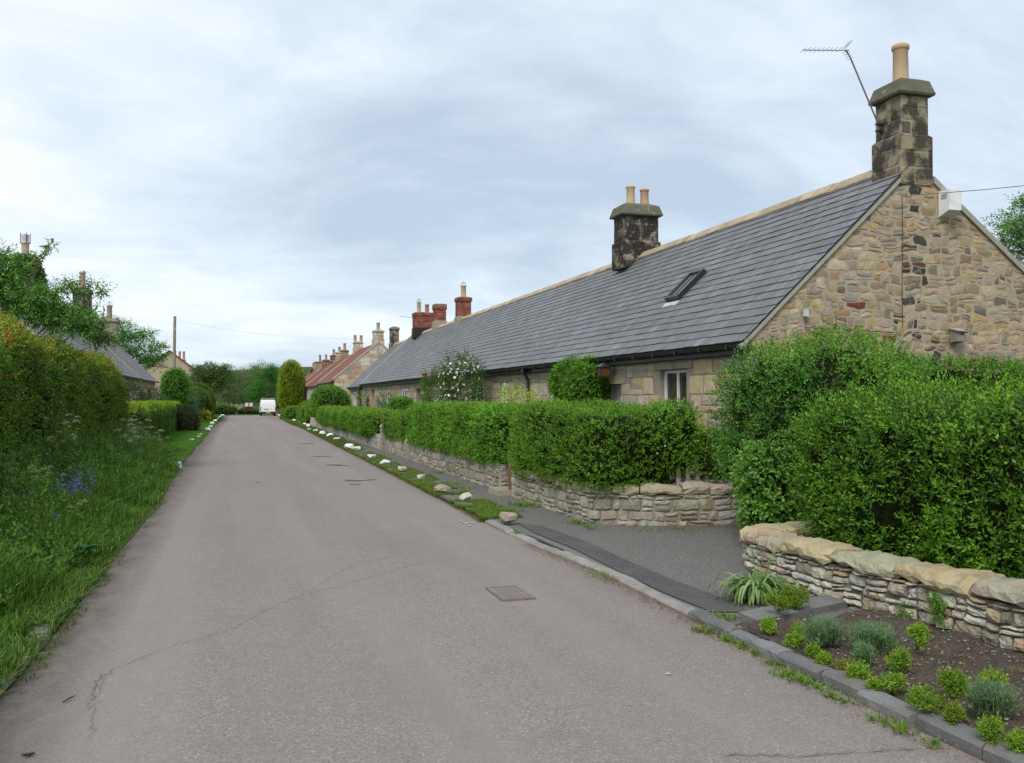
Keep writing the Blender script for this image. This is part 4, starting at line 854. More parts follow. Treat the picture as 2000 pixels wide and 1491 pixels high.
# ------------------------------------------------------------------ left hand cottages
def lcottage(y0, y1, label, seed, xe=-4.5, xr=-7.05, ze=2.58, zr=5.1, stacks=()):
    t = thing('stone_cottage', label, 'cottage', (xe-.15, (y0+y1)/2, 0), 'slate roofed cottages on the left side')
    xw = xe-.13; xb = 2*xr-xe
    hs = [(y0+2.2, y0+3.1, .95, 2.05), (y0+6.4, y0+7.3, .95, 2.05)]
    b = B(); core = (.27, .23, .17); facade_core(b, xw, .3, y0+.01, y1-.01, -.1, ze, hs, core, -1)
    P = [(xw, -.1), (xb+.1, -.1), (xb+.1, ze), (xr, zr-.06), (xw, ze)]
    for h in hs: b.box(xw-.34, xw-.31, h[0]-.1, h[1]+.1, h[2]-.1, h[3]+.1, (.02, .02, .02))  # black panels whose colour stands for unlit rooms
    for yy in (y0, y1-.01): b.add([(x, yy, z) for x, z in P], [[0, 1, 2, 3, 4]], core)
    stone_panel(b, lambda u, v, w_: np.c_[xw+w_, u, v], y0, y1, 0, ze-.05, (.2, .32), (.3, .7), ASH, holes=hs, nx=3, ny=3, seed=seed, rnds=.04, jit=.06)
    tp = lambda u: zr-np.abs(u-xr)*(zr-ze)/(xe-xr)-.08
    stone_panel(b, lambda u, v, w_: np.c_[u, y0-w_, v], xb+.1, xw, 0, zr, (.12, .25), (.2, .5), palf(BUFF, BW), top=tp, nx=3, ny=3, seed=seed+3)
    b.build('wall', STONE, t)
    r = B(); roofshell(r, y0, y1, xe, ze, xr, zr); roofshell(r, y0, y1, xb, ze, xr, zr)
    slates(r, y0, y1, xe+.02, ze, xr+.04, zr-.04, seed=seed, base=(.15, .145, .14)); ro = r.build('roof', SLATE, t)
    rb = B(); rb.hexa([(xr-.15, y0, zr-.1), (xr+.15, y0, zr-.1), (xr+.15, y1, zr-.1), (xr-.15, y1, zr-.1), (xr-.03, y0, zr+.05), (xr+.03, y0, zr+.05), (xr+.03, y1, zr+.05), (xr-.03, y1, zr+.05)], (.38, .32, .23)); rb.build('ridge', STONE, ro)
    # raised skew stones at the near end
    s_ = B(); s_.hexa([(xe+.03, y0-.1, ze-.05), (xe+.03, y0+.15, ze-.05), (xr, y0+.15, zr-.03), (xr, y0-.1, zr-.03), (xe+.03, y0-.1, ze+.07), (xe+.03, y0+.15, ze+.07), (xr, y0+.15, zr+.09), (xr, y0-.1, zr+.09)], (.36, .3, .22)); s_.build('gable_coping', STONE, t)
    g = B(); g.tube([(xe+.06, y0+.1, ze-.05), (xe+.06, y1, ze-.05)], .055, 6, (.02, .02, .02)); g.build('gutter', METAL, t)
    for h in hs: window(t, xw, h[0]+.01, h[1]-.01, h[2], h[3]-.01, -1)
    for (yy, zs_, zt_, w2_, d2_, colf, ps, ch_, sw_, cap_, cpc) in stacks:
        stonestack(t, xr-w2_, xr+w2_, yy-d2_, yy+d2_, zr-.45, zs_, zt_, ps, colf=colf, seed=seed+int(yy), ch=ch_, sw=sw_, cap=cap_, over=.08, capc=cpc)
lcottage(47.2, 58, 'far cottage on the left, its slates falling to low eaves behind the clipped hedge', 71, stacks=[(57.3, 5.0, 5.95, .48, .36, GREYBR, [(-7.05, 57.3, .15, 6.95, (.33, .25, .2), True)], (.075, .085), (.2, .26), .12, (.22, .19, .15)), (47.6, 5.45, 6.55, .42, .36, BLKSTK, [(-7.05, 47.6, .14, 7.6, (.42, .3, .24), False)], (.2, .3), (.22, .4), .2, (.08, .07, .06))])
lcottage(27, 47, 'left cottage half hidden by the leafy tree, with an ivy covered stack', 72, stacks=[(35.3, 5.5, 6.3, .42, .36, BLKSTK, [(-7.05, 35.3, .13, 7.0, (.52, .42, .3), False)], (.2, .3), (.22, .4), .2, (.05, .05, .045))])
b = B(); 
for k in range(4): a_ = k*pi/2+.4; b.box(-7.05+.15*cos(a_)-.012, -7.05+.15*cos(a_)+.012, 35.3+.15*sin(a_)-.012, 35.3+.15*sin(a_)+.012, 6.95, 7.3, (.12, .04, .08))
b.lathe([(.11, 0), (.12, .28), (.0, .28)], (-7.05, 35.3, 6.97), 10, (.5, .47, .45)); 
tag(b.build('chimney_cowl', POT), 'cylindrical cowl with dark red straps on the ivy covered stack', 'chimney cowl')
# far house on the left with clustered stacks
t = thing('far_house', 'distant house with a red roof and clustered buff chimney pots behind the pole', 'house', (-8, 128, -.6)); xh = AY(350, 700, 128)[0]
b = B(); b.box(xh-5, xh+3, 125, 133, -.6, 4.6, (.40, .34, .25)); b.add([(xh-5, 125, 4.6), (xh+3, 125, 4.6), (xh-1, 125, 7.6)], [[0, 1, 2]], (.40, .34, .25)); b.build('wall', STONE, t)
b = B(); b.hexa([(xh+3.3, 124.8, 4.35), (xh+3.3, 133, 4.35), (xh-1, 133, 7.6), (xh-1, 124.8, 7.6), (xh+3.3, 124.8, 4.5), (xh+3.3, 133, 4.5), (xh-1, 133, 7.75), (xh-1, 124.8, 7.75)], (1, 1, 1)); b.hexa([(xh-5.3, 124.8, 4.35), (xh-5.3, 133, 4.35), (xh-1, 133, 7.6), (xh-1, 124.8, 7.6), (xh-5.3, 124.8, 4.5), (xh-5.3, 133, 4.5), (xh-1, 133, 7.75), (xh-1, 124.8, 7.75)], (1, 1, 1)); b.build('roof', PANT, t)
for k, px_ in enumerate((342, 351, 359)):
    xx = AY(px_, 700, 127)[0]; stonestack(t, xx-.28, xx+.28, 126.6, 127.3, 4.5, 5.2, 6.5, [(xx, 127, .16, 7.7, (.42, .28, .24), False)], colf=PB, seed=80+k, cap=.1, over=.04, capc=(.3, .24, .15))

# ================================================================== WALLS
def path_map(pts, side=1, zf=None):
    P = np.array(pts, float); d = np.linalg.norm(np.diff(P, axis=0), axis=1); s = np.r_[0, np.cumsum(d)]
    D = unit(np.gradient(P, axis=0)); Nn = np.c_[D[:, 1], -D[:, 0]]*side
    def pos(u, w_):
        x = np.interp(u, s, P[:, 0]); y = np.interp(u, s, P[:, 1]); nx_ = np.interp(u, s, Nn[:, 0]); ny_ = np.interp(u, s, Nn[:, 1]); l = np.hypot(nx_, ny_)+1e-9
        return x+nx_/l*w_, y+ny_/l*w_
    def f(u, v, w_): x, y = pos(u, w_); return np.c_[x, y, v+(gz(y) if zf is None else zf(y))]
    return f, s[-1], pos
def smoothpath(pts, n=6):
    P = np.array(pts, float)
    for _ in range(3):
        Q = [P[0]]
        for i in range(len(P)-1): Q += [P[i]*.75+P[i+1]*.25, P[i]*.25+P[i+1]*.75]
        Q.append(P[-1]); P = np.array(Q)
    return P
def cope(b, pts, side, wd, ht, ln, z0, colf, seed, over=.03, zf=None, na=8):
    f, Lt, _ = path_map(pts, side, zf); r = random.Random(seed); rg = np.random.default_rng(seed); u = 0
    while u < Lt-.03:
        e = min(u+r.uniform(*ln), Lt); 
        if Lt-e < ln[0]*.5: e = Lt
        n = max(4, int((e-u)/.07)); c = colf(0, 0, r, 1); hh = ht*r.uniform(.9, 1.12); an = np.linspace(0, pi, na+1); V = []; off = r.uniform(-.02, .02); dz = r.uniform(-.008, .008)
        for i in range(n+1):
            uu = u+.008+(e-u-.016)*i/n; q = abs(2*i/n-1); sh = 1-.14*q**6
            wv = [over+off]; zv = [z0-.0]
            # lower lip then a rounded back
            ca = np.cos(an); sa = np.sin(an)
            ww = (over+off)*1 + (-wd/2) + (wd/2+over*.5)*np.sign(ca)*np.abs(ca)**.62*sh; zz_ = z0+dz+hh*(.30+.70*np.abs(sa)**.85)*sh
            ww = np.r_[ww[0]-.02, ww, ww[-1]+.02]; zz_ = np.r_[z0+.004, zz_, z0+.004]
            jt = rg.normal(size=(len(ww), 2))*.0075; ww = ww+jt[:, 0]; zz_ = zz_+jt[:, 1]
            V.append(f(np.full(len(ww), uu), zz_, ww))
        m = len(ww); V = np.concatenate(V); V += (noise3(V, 1.6, seed, 4)*.020)[:, None]*np.array([.6, .6, 1])+(noise3(V, 9, seed+3, 2)*.005)[:, None]
        F = [[i*m+k, (i+1)*m+k, (i+1)*m+k+1, i*m+k+1] for i in range(n) for k in range(m-1)]
        b.add(V, F, c); b.add(V[:m], [list(range(m))], c); b.add(V[-m:], [list(range(m))], c); u = e
RUB = palf([(.50, .465, .38), (.40, .36, .28), (.42, .34, .22), (.52, .50, .44), (.33, .29, .23), (.44, .32, .17), (.25, .22, .18)], [5, 4, 2.5, 4, 2.5, 1.2, 1])
COPF = palf([(.40, .345, .225), (.38, .335, .235), (.41, .34, .205), (.38, .34, .25)], [4, 3, 2, 2], .08)
def rubblewall(name, label, pts, side, h, ch, sw, seed, colf, coping=None, zf=None, group=None, th=.3, mort=(.28, .25, .2), nx=4, ny=3, endcap=False, bulge=.022, gap=.012, mm=None):
    P = smoothpath(pts) if len(pts) > 2 else np.array(pts, float)
    f, Lt, pos = path_map(P, side, zf); t = thing(name, label, 'wall', (*P[len(P)//2], float(gz(P[len(P)//2][1]))), group)
    b = B(); n = max(2, int(Lt/.25)); us = np.linspace(0, Lt, n+1); V = []
    for u in us: V.append(f(np.full(4, u), np.array([-.1, h, h, -.1]), np.array([-.004, -.004, -th, -th])))
    V = np.concatenate(V); F = [[i*4+k, (i+1)*4+k, (i+1)*4+(k+1) % 4, i*4+(k+1) % 4] for i in range(n) for k in range(4)]
    b.add(V, F, mort); b.add(V[:4], [[0, 1, 2, 3]], mort); b.add(V[-4:], [[0, 1, 2, 3]], mort)
    stone_panel(b, f, 0, Lt, -.02, h, ch, sw, colf, gap=gap, bulge=bulge, nx=nx, ny=ny, thin=.34, rnds=.07, jit=.25, seed=seed, wave=.008, warp=.013)
    if endcap:
        for ue in ((0,) if endcap == 1 else (Lt,)):
            x0, y0 = pos(np.array([ue]), np.array([0.])); x1, y1 = pos(np.array([ue]), np.array([-th])); D = np.array([x1[0]-x0[0], y1[0]-y0[0]]); Ld = np.linalg.norm(D); D /= Ld; Nn = np.array([D[1], -D[0]])*(1 if endcap == 1 else -1)*side*-1
            stone_panel(b, lambda u, v, w_: np.c_[x0[0]+D[0]*u+Nn[0]*w_, y0[0]+D[1]*u+Nn[1]*w_, v+gz(y0[0])], 0, Ld, -.02, h, ch, sw, colf, gap=gap, bulge=bulge, nx=nx, ny=ny, seed=seed+4)
    b.build('masonry', mm or RUBBLE, t)
    if coping:
        c = B(); cope(c, P, side, *coping, h, COPF, seed+1, zf=zf); c.build('coping', COPE, t)
    return t
zw = lambda y: np.interp(y, [1.0, 4.2, 7.7, 9], [.07, .035, -.075, -.09])+.03
rubblewall('rubble_wall', 'low pale rubble wall with big rounded coping stones beside the planting bed', [(4.44, 1.2), (4.42, 3), (4.42, 5), (4.43, 6.9), (4.50, 7.6), (4.80, 7.98), (5.5, 8.1)], -1, .31, (.05, .125), (.07, .26), 91, RUB, (.38, .118, (.45, .72)), zf=zw, mort=(.15, .125, .095), bulge=.026, gap=.010, nx=6, ny=5, th=.34)
GR = 'garden walls under the right hand hedges'
BR = palf([(.34, .31, .25), (.38, .35, .29), (.30, .26, .18), (.27, .26, .21), (.42, .39, .33)], [4, 4, 3, 2, 3])
rubblewall('garden_wall', 'curved garden wall with rounded coping at the corner of the driveway', [(4.2, 14.1), (4.2, 12.5), (4.2, 11.3), (4.32, 10.72), (4.9, 10.45), (6.1, 10.2)], 1, .40, (.06, .15), (.09, .32), 92, BR, (.30, .14, (.34, .55)), group=GR, mort=(.30, .27, .22), nx=5, ny=4)
rubblewall('garden_wall', 'garden wall between the two narrow gateways, under the trimmed privet', [(4.2, 23.0), (4.2, 14.78)], 1, .50, (.07, .17), (.1, .35), 93, BR, None, group=GR, mort=(.36, .33, .28), nx=4, ny=4, endcap=2)
rubblewall('garden_wall', 'short pale garden wall beyond the second gateway', [(4.2, 27.3), (4.2, 23.6)], 1, .50, (.09, .17), (.12, .35), 94, BR, None, group=GR, mort=(.42, .40, .35), nx=3, ny=3)
rubblewall('garden_wall', 'long whitish garden wall running away down the street from the stone gatepost', [(4.35, 66), (4.1, 48), (4.15, 28.2)], 1, .50, (.09, .17), (.14, .4), 95, palf([(.45, .43, .38), (.5, .48, .43), (.38, .35, .3)], [3, 3, 2]), None, group=GR, mort=(.46, .44, .39), nx=3, ny=3)
for (y_, lb, h_) in ((23.3, 'squat stone post at the second garden gateway', .56), (27.75, 'round topped stone gatepost at the gap in the far hedge', .78)):
    b = B(); walls4(b, 4.16, 4.36, y_-.1, y_+.13, 0, h_-.06, (.3, .4), (.3, .4), palf([(.36, .32, .25)], [1]), seed=int(y_)); frustum(b, 4.26, y_+.015, [(.13, .125, h_-.06), (.12, .11, h_-.01), (.07, .06, h_+.04)], (.36, .33, .27))
    tag(b.build('gatepost', STONE), lb, 'gatepost', 'garden gateposts')
t = thing('garden_gate', 'weathered brown wooden gate in the nearest garden gateway', 'gate', (4.4, 14.45, .1))
b = B(); b.box(4.17, 4.25, 14.13, 14.20, 0, .74, (.20, .12, .08)); b.build('post', WOOD, t); b = B()
for k in range(4): b.box(4.38, 4.40, 14.2+k*.14, 14.32+k*.14, .14, .72+.02*(k % 2), (.17, .10, .065))
b.build('boards', WOOD, t); b = B(); b.box(4.402, 4.44, 14.2, 14.74, .25, .32, (.15, .09, .06)); b.box(4.402, 4.44, 14.2, 14.74, .58, .65, (.15, .09, .06)); b.build('rail', WOOD, t)
b = B(); b.hexa([(3.98, 14.12, .03), (4.3, 14.12, .03), (4.3, 14.75, .03), (3.98, 14.72, .03), (3.99, 14.13, .13), (4.3, 14.12, .14), (4.3, 14.74, .14), (3.99, 14.71, .13)], (.34, .30, .22)); tag(b.build('doorstep', STONE), 'low buff stone step in front of the nearest garden gateway', 'step')
# fences by the near gable
t = thing('board_fence', 'grey weathered board fence glimpsed at the right beyond the privet', 'fence', (10, 9.3, 0)); b = B()
for k in range(34): b.box(8.2+k*.135, 8.32+k*.135, 9.28+.012*(k % 2), 9.30+.012*(k % 2), .1, 1.66+.01*((k*7) % 3), tuple(np.array((.25, .23, .2))*(.85+.3*random.random())))
b.build('boards', WOOD, t); b = B(); b.box(8.2, 12.8, 9.32, 9.38, .4, .5, (.2, .18, .16)); b.box(8.2, 12.8, 9.32, 9.38, 1.3, 1.4, (.2, .18, .16)); b.build('rail', WOOD, t)
t = thing('picket_fence', 'bleached wooden palings behind the coping of the driveway corner wall', 'fence', (6, 10.6, .4)); b = B()
for k in range(11): x = 5.35+k*.13; b.box(x, x+.05, 10.62-.1*(k/11), 10.65-.1*(k/11), .3, .86+.06*random.random(), tuple(np.array((.42, .40, .37))*(.7+.4*random.random())))
b.build('palings', WOOD, t); b = B(); b.box(5.3, 6.85, 10.66, 10.69, .55, .61, (.35, .33, .3), rz=-.06); b.build('rail', WOOD, t)

# ================================================================== HEDGES, right side
HG = 'clipped hedges on the right side'
vis_r = lambda c, n: np.where((n[:, 0] > .5) & (n[:, 1] > -.5), .12, 1.0)
def blossoms(n, size, colr, out=.04):
    return lambda b, P, q: flecks(b, P, q, n, size, colr, out)
hedge('privet_hedge', 'dense clipped privet hedge above the curved corner wall by the driveway', (4.93, 12.3, .94), (.83, 1.78, .52), 520, 7, .09, .036, .018, amp=.11, fr=.6, seed=2, group=HG, vis=vis_r, n=7, res=10, tips=(.20, .38, .03), shrink=.09, extra=lambda b, P, q: flecks(b, P[(P[:, 1] < 11.2) & (P[:, 0] > 4.9)], q[(P[:, 1] < 11.2) & (P[:, 0] > 4.9)], 16, .014, (.75, .75, .7)))
hedge('privet_hedge', 'bright level topped privet hedge between the first two gateways', (4.76, 18.9, .945), (.68, 4.45, .485), 460, 7, .085, .040, .022, pal=[(.05, .165, .012), (.085, .24, .02), (.04, .125, .012), (.13, .30, .028)], amp=.04, fr=.6, seed=3, group=HG, vis=vis_r, n=9, tips=(.26, .44, .04), shrink=.08)
hedge('privet_hedge', 'lower section of privet just before the round topped gatepost', (4.72, 25.5, .80), (.6, 2.05, .36), 340, 6, .08, .045, .026, pal=[(.05, .15, .012), (.085, .22, .02), (.04, .115, .012), (.12, .25, .028)], amp=.05, fr=.6, seed=4, group=HG, vis=vis_r, n=7)
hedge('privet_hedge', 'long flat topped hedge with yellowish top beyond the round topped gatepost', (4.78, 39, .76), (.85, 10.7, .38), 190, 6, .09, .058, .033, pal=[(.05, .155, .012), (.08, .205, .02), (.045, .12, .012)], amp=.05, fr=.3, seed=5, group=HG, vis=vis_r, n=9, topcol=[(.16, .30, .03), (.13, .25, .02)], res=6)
hedge('garden_bush', 'small loose bush at the house end of the corner wall', (5.92, 10.72, .92), (.33, .30, .30), 620, 7, .12, .036, .018, n=2.4, amp=.08, fr=1.2, seed=6, cat='bush', group='garden bushes', spread=.8)
hedge('garden_bush', 'big domed bush rising over the far end of the long flat topped hedge', (4.75, 49.8, 1.25), (.95, 1.9, .95), 150, 6, .12, .065, .04, pal=[(.06, .165, .015), (.09, .22, .02)], n=2.5, amp=.1, fr=.4, seed=7, cat='bush', group='garden bushes', tips=(.17, .3, .03))
hedge('garden_bush', 'round fresh green bush in front of the white flowered windows', (5.6, 32.2, 1.05), (.5, .75, .6), 260, 6, .1, .05, .028, pal=[(.06, .19, .012), (.10, .27, .02)], n=2.4, amp=.07, fr=.6, seed=8, cat='bush', group='garden bushes', tips=(.18, .36, .03))
hedge('garden_bush', 'low spreading bush on the wall beyond the domed bush', (4.9, 61, .55), (1.0, 6.0, .75), 70, 6, .14, .08, .05, n=3, amp=.15, fr=.3, seed=9, cat='bush', group='garden bushes')
hedge('garden_bush', 'small grey green bush beside the parked van', (5.6, 106, -.1), (.9, 2.2, .8), 50, 5, .2, .10, .06, pal=[(.09, .15, .06), (.07, .12, .05)], n=2.4, amp=.1, fr=.3, seed=10, cat='bush', group='garden bushes', res=4)
hedge('garden_bush', 'dark green bush under the golden conifer', (5.4, 88, .1), (1.2, 4.5, .65), 50, 5, .18, .09, .05, n=3, amp=.1, fr=.3, seed=11, cat='bush', group='garden bushes', res=4)
hedge('golden_conifer', 'tall bullet shaped golden green conifer beside the far pantiled roofs', (5.15, 93.5, 2.35), (1.28, 1.35, 2.95), 130, 7, .24, .10, .05, pal=[(.16, .25, .012), (.21, .29, .015), (.11, .19, .01)], n=2.15, amp=.05, fr=.4, seed=12, cat='conifer', up=1.2, spread=.3, tips=(.30, .36, .03), res=5, shrink=.12)
# yellow shrub
def tuft(name, label, c, r, pal, n, ln, wd, cat='shrub', group='shrubs in the right hand gardens', k=8, twig=.25, tips=None, spread=.9, up=.8, ex=None, stems=True):
    t = thing(name, label, cat, (c[0], c[1], max(c[2]-r[2], .1)), group); V, F, Nn = superblob(c, r, 2.2, 8, .12*min(r), .9, int(c[1]*7) % 91+3)
    P, q, _ = sample(V, F, Nn, n); P = np.array(c)+(P-np.array(c))*RG.uniform(.25, 1.0, (len(P), 1))**.5
    if stems:
        s_ = B()
        for j in range(7):
            e = P[RG.integers(len(P))]; b0 = np.array([c[0]+RG.normal()*.05, c[1]+RG.normal()*.05, .1]); m_ = (b0+e)/2+RG.normal(size=3)*.06; s_.tube([b0, m_, e], [.014, .01, .004], 5, (.10, .07, .045))
        s_.build('stem', BARK, t)
    b = B(); shoots(b, P, q, k, twig, ln, wd, pal, None, up, spread, tips, leafy=.9)
    b.build('foliage', LEAF, t)
    if ex:
        fb = B(); ex(fb, P, q); fb.build('blossom', PETAL, t)
    return t
tuft('yellow_shrub', 'yellow green leafy shrub by the window behind the level privet', (5.6, 18.4, 1.35), (.45, .8, .42), [(.28, .36, .02), (.20, .32, .02), (.36, .40, .03)], 260, .07, .03)
rc = AX(903, 745, 6.35)
def roseflowers(b, P, q):
    m = (P[:, 0] < 6.6); flecks(b, P[m], q[m], 170, .05, (.85, .83, .74), .1)
tuft('climbing_rose', 'tall rose smothered in white blossom rising to the eaves', (6.35, 26.3, 1.95), (.6, .85, 1.0), [(.035, .10, .014), (.05, .13, .02), (.03, .08, .012)], 900, .065, .038, ex=roseflowers, twig=.28, group=None, cat='rose bush')
tuft('climbing_rose', 'top spray of the white rose reaching over the slates', (6.3, 25.9, 2.75), (.4, .5, .33), [(.035, .10, .014), (.05, .13, .02)], 110, .06, .035, ex=lambda b, P, q: flecks(b, P, q, 26, .05, (.85, .83, .74), .08), twig=.22, group=None, cat='rose bush') if False else None
tuft('climbing_rose', 'leafy climber with one crimson bloom against the cottage front', (6.35, 29.9, 1.75), (.5, 1.0, .75), [(.05, .12, .015), (.07, .15, .02), (.10, .13, .03)], 800, .065, .038, ex=lambda b, P, q: (flecks(b, np.array([[5.95, 30.0, 2.35]]*3), np.array([[-.7, -.5, .5]]*3), 12, .085, (.45, .01, .015), .03)), twig=.28, group=None, cat='rose bush')
tuft('garden_shrub', 'thin grey green climber between the far white windows', (6.6, 42.6, 1.3), (.4, .6, .75), [(.08, .14, .04), (.10, .17, .05)], 160, .08, .045)
tuft('garden_shrub', 'narrow climber beside the far white door', (6.9, 53, 1.3), (.3, .6, .85), [(.07, .15, .03)], 120, .1, .06)
tuft('garden_shrub', 'blue green shrub below the window left of the round fresh green bush', (5.8, 36.5, .95), (.5, 1.0, .5), [(.05, .13, .06), (.04, .10, .05)], 200, .07, .04)
# clematis like mass hanging on the wall
t, (V_, F_, N_) = hedge('wall_climber', 'mop of drooping climber leaves on the wall between the door and the second window', (7.02, 18.6, 1.98), (.20, 1.25, .35), 460, 6, .13, .115, .032, pal=[(.06, .17, .015), (.09, .24, .02), (.045, .12, .012)], n=4.5, amp=.13, fr=.8, seed=21, cat='climber', up=-.3, spread=.5, tips=(.17, .33, .04), shrink=.06, leafy=.5)
# white flowers on the near sill
b = B(); P = np.c_[rnd(60, 7.0, 7.2), rnd(60, 14.1, 14.95), rnd(60, 1.24, 1.38)]; flecks(b, P, np.tile([-.4, 0, .8], (60, 1)), 60, .03, (.8, .8, .78)); fl_t = thing('window_box', 'small white flowers in a box on the nearest window sill', 'window box', (7.1, 14.5, 1.13)); b.build('blossom', PETAL, fl_t)
b = B(); b.box(7.02, 7.19, 14.1, 14.95, 1.13, 1.23, (.2, .16, .12)); b.build('trough', WOOD, fl_t)

# near right hedge and shrub
RPAL = [(.048, .125, .009), (.072, .180, .012), (.032, .085, .008), (.11, .235, .016)]
visn = lambda c, n: np.where((n[:, 0] > .6) & (n[:, 1] > -.3), .15, 1.0)
hedge('privet_hedge', 'loose tall privet behind the rounded coping stones beside the bed', (5.62, 6.15, .90), (.74, 1.65, .70), 430, 8, .15, .046, .021, pal=RPAL, amp=.17, fr=.55, seed=31, n=4, res=10, tips=(.20, .38, .03), up=.75, spread=.6, shrink=.16, vis=visn, gappy=.35, leafy=.8)
hedge('privet_hedge', 'lower straggling end of privet at the right edge above the coping', (5.5, 3.55, .78), (.74, 1.25, .64), 460, 8, .16, .048, .022, pal=RPAL, amp=.13, fr=.6, seed=32, n=3.5, res=10, tips=(.20, .37, .03), up=.7, spread=.75, shrink=.16, vis=visn, gappy=.4, leafy=.8)
hedge('mixed_shrub', 'large rounded hawthorn like shrub swelling over the driveway mouth', (6.28, 8.85, 1.30), (1.08, .98, .98), 420, 8, .13, .036, .026, pal=[(.05, .155, .02), (.04, .12, .017), (.07, .20, .025)], amp=.16, fr=.6, seed=33, n=2.7, res=9, tips=(.17, .31, .045), up=.4, spread=.7, shrink=.24, cat='shrub', vis=visn, gappy=.3, topcol=[(.13, .25, .03), (.10, .22, .03)])
hedge('ivy', 'pale green ivy trailing down the corner below the rounded shrub', (5.22, 8.38, .66), (.26, .32, .50), 520, 6, .09, .050, .040, pal=[(.09, .22, .03), (.13, .28, .05), (.06, .16, .02)], amp=.06, fr=1.2, seed=34, n=2.6, res=10, tips=(.22, .38, .08), up=-.5, spread=.5, shrink=.08, cat='ivy')
hedge('privet_hedge', 'back hedge standing in front of the rubble gable', (10.6, 10.45, 1.1), (3.6, .55, 1.02), 170, 7, .13, .048, .026, pal=RPAL, amp=.09, fr=.45, seed=35, n=5, res=7, tips=(.15, .33, .04), shrink=.12, vis=lambda c, n: np.where(n[:, 1] > .5, .15, 1.0))

# ================================================================== LEFT SIDE
LP = [(.055, .130, .012), (.080, .170, .014), (.042, .10, .010), (.12, .18, .018)]
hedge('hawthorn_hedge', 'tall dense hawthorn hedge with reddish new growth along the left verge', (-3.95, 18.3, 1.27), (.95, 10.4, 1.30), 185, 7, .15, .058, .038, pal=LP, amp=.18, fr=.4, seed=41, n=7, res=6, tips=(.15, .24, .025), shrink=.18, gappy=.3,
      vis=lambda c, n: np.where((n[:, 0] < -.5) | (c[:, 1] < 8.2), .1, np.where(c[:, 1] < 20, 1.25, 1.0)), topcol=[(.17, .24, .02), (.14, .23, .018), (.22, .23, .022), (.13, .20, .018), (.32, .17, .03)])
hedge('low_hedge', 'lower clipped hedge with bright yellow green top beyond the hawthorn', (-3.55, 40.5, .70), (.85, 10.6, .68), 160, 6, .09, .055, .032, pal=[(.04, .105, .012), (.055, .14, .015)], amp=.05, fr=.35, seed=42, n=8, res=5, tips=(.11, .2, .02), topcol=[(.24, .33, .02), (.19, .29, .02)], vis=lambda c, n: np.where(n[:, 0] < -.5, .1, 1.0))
hedge('dark_bush', 'dark rounded bush at the end of the low left hedge', (-2.35, 45.6, .5), (.62, 1.1, .68), 170, 6, .14, .06, .035, pal=[(.02, .035, .012), (.03, .055, .014), (.035, .025, .015)], n=2.4, amp=.16, fr=.6, seed=43, cat='bush', tips=(.05, .1, .02))
hedge('upright_bush', 'bright upright rounded bush in front of the distant house', (-3.9, 64, 1.75), (.85, 1.0, 1.75), 130, 6, .16, .07, .04, pal=[(.06, .19, .012), (.08, .24, .016)], n=2.6, amp=.22, fr=.35, seed=44, cat='bush', up=1.1, tips=(.12, .32, .02))
hedge('domed_hedge', 'long domed dark hedge ending at the white stones on the left', (-3.3, 83, 1.0), (1.25, 13, 1.45), 48, 6, .16, .09, .055, pal=[(.045, .11, .016), (.065, .15, .018)], n=2.8, amp=.3, fr=.18, seed=45, res=3, tips=(.13, .19, .02), vis=lambda c, n: np.where(n[:, 0] < -.5, .2, 1.0))
tuft('garden_shrub', 'blue grey leafy shrub before the domed hedge', (-3.3, 66.5, .9), (.9, 1.6, .9), [(.05, .10, .06), (.06, .12, .05)], 260, .10, .06, group='shrubs in the left gardens', twig=.3)
tuft('garden_shrub', 'dark climber mass under the left eaves', (-4.2, 42, 1.6), (.4, 2.2, .8), [(.03, .06, .015), (.04, .08, .02)], 420, .07, .04, group='shrubs in the left gardens')
tuft('garden_shrub', 'pale flowered climber near the left cottage corner', (-4.1, 50.5, 1.4), (.4, 2.0, .8), [(.045, .09, .03), (.07, .12, .04)], 380, .08, .045, group='shrubs in the left gardens', ex=lambda b, P, q: flecks(b, P, q, 60, .05, (.5, .42, .4)))
tuft('garden_shrub', 'mixed low growth in the garden behind the yellow topped hedge', (-4.6, 57, 1.0), (1.3, 3.0, .75), [(.06, .12, .03), (.09, .15, .03)], 420, .09, .05, group='shrubs in the left gardens')
tuft('flower_clump', 'yellow flowers beside a grey rock on the left verge', (-2.1, 66, .35), (.45, .9, .45), [(.12, .16, .02), (.3, .28, .02)], 130, .08, .04, cat='flowers', group=None, ex=lambda b, P, q: flecks(b, P, q, 50, .07, (.75, .55, .02)), stems=False)
# ivy on the left stack
hedge('ivy', 'dark ivy wrapped round the left hand chimney stack', (-6.98, 35.1, 5.35), (.50, .48, 1.05), 300, 6, .14, .07, .055, pal=[(.03, .09, .012), (.04, .12, .015)], n=3, amp=.07, fr=.8, seed=46, cat='ivy', tips=(.07, .17, .02), up=-.2)

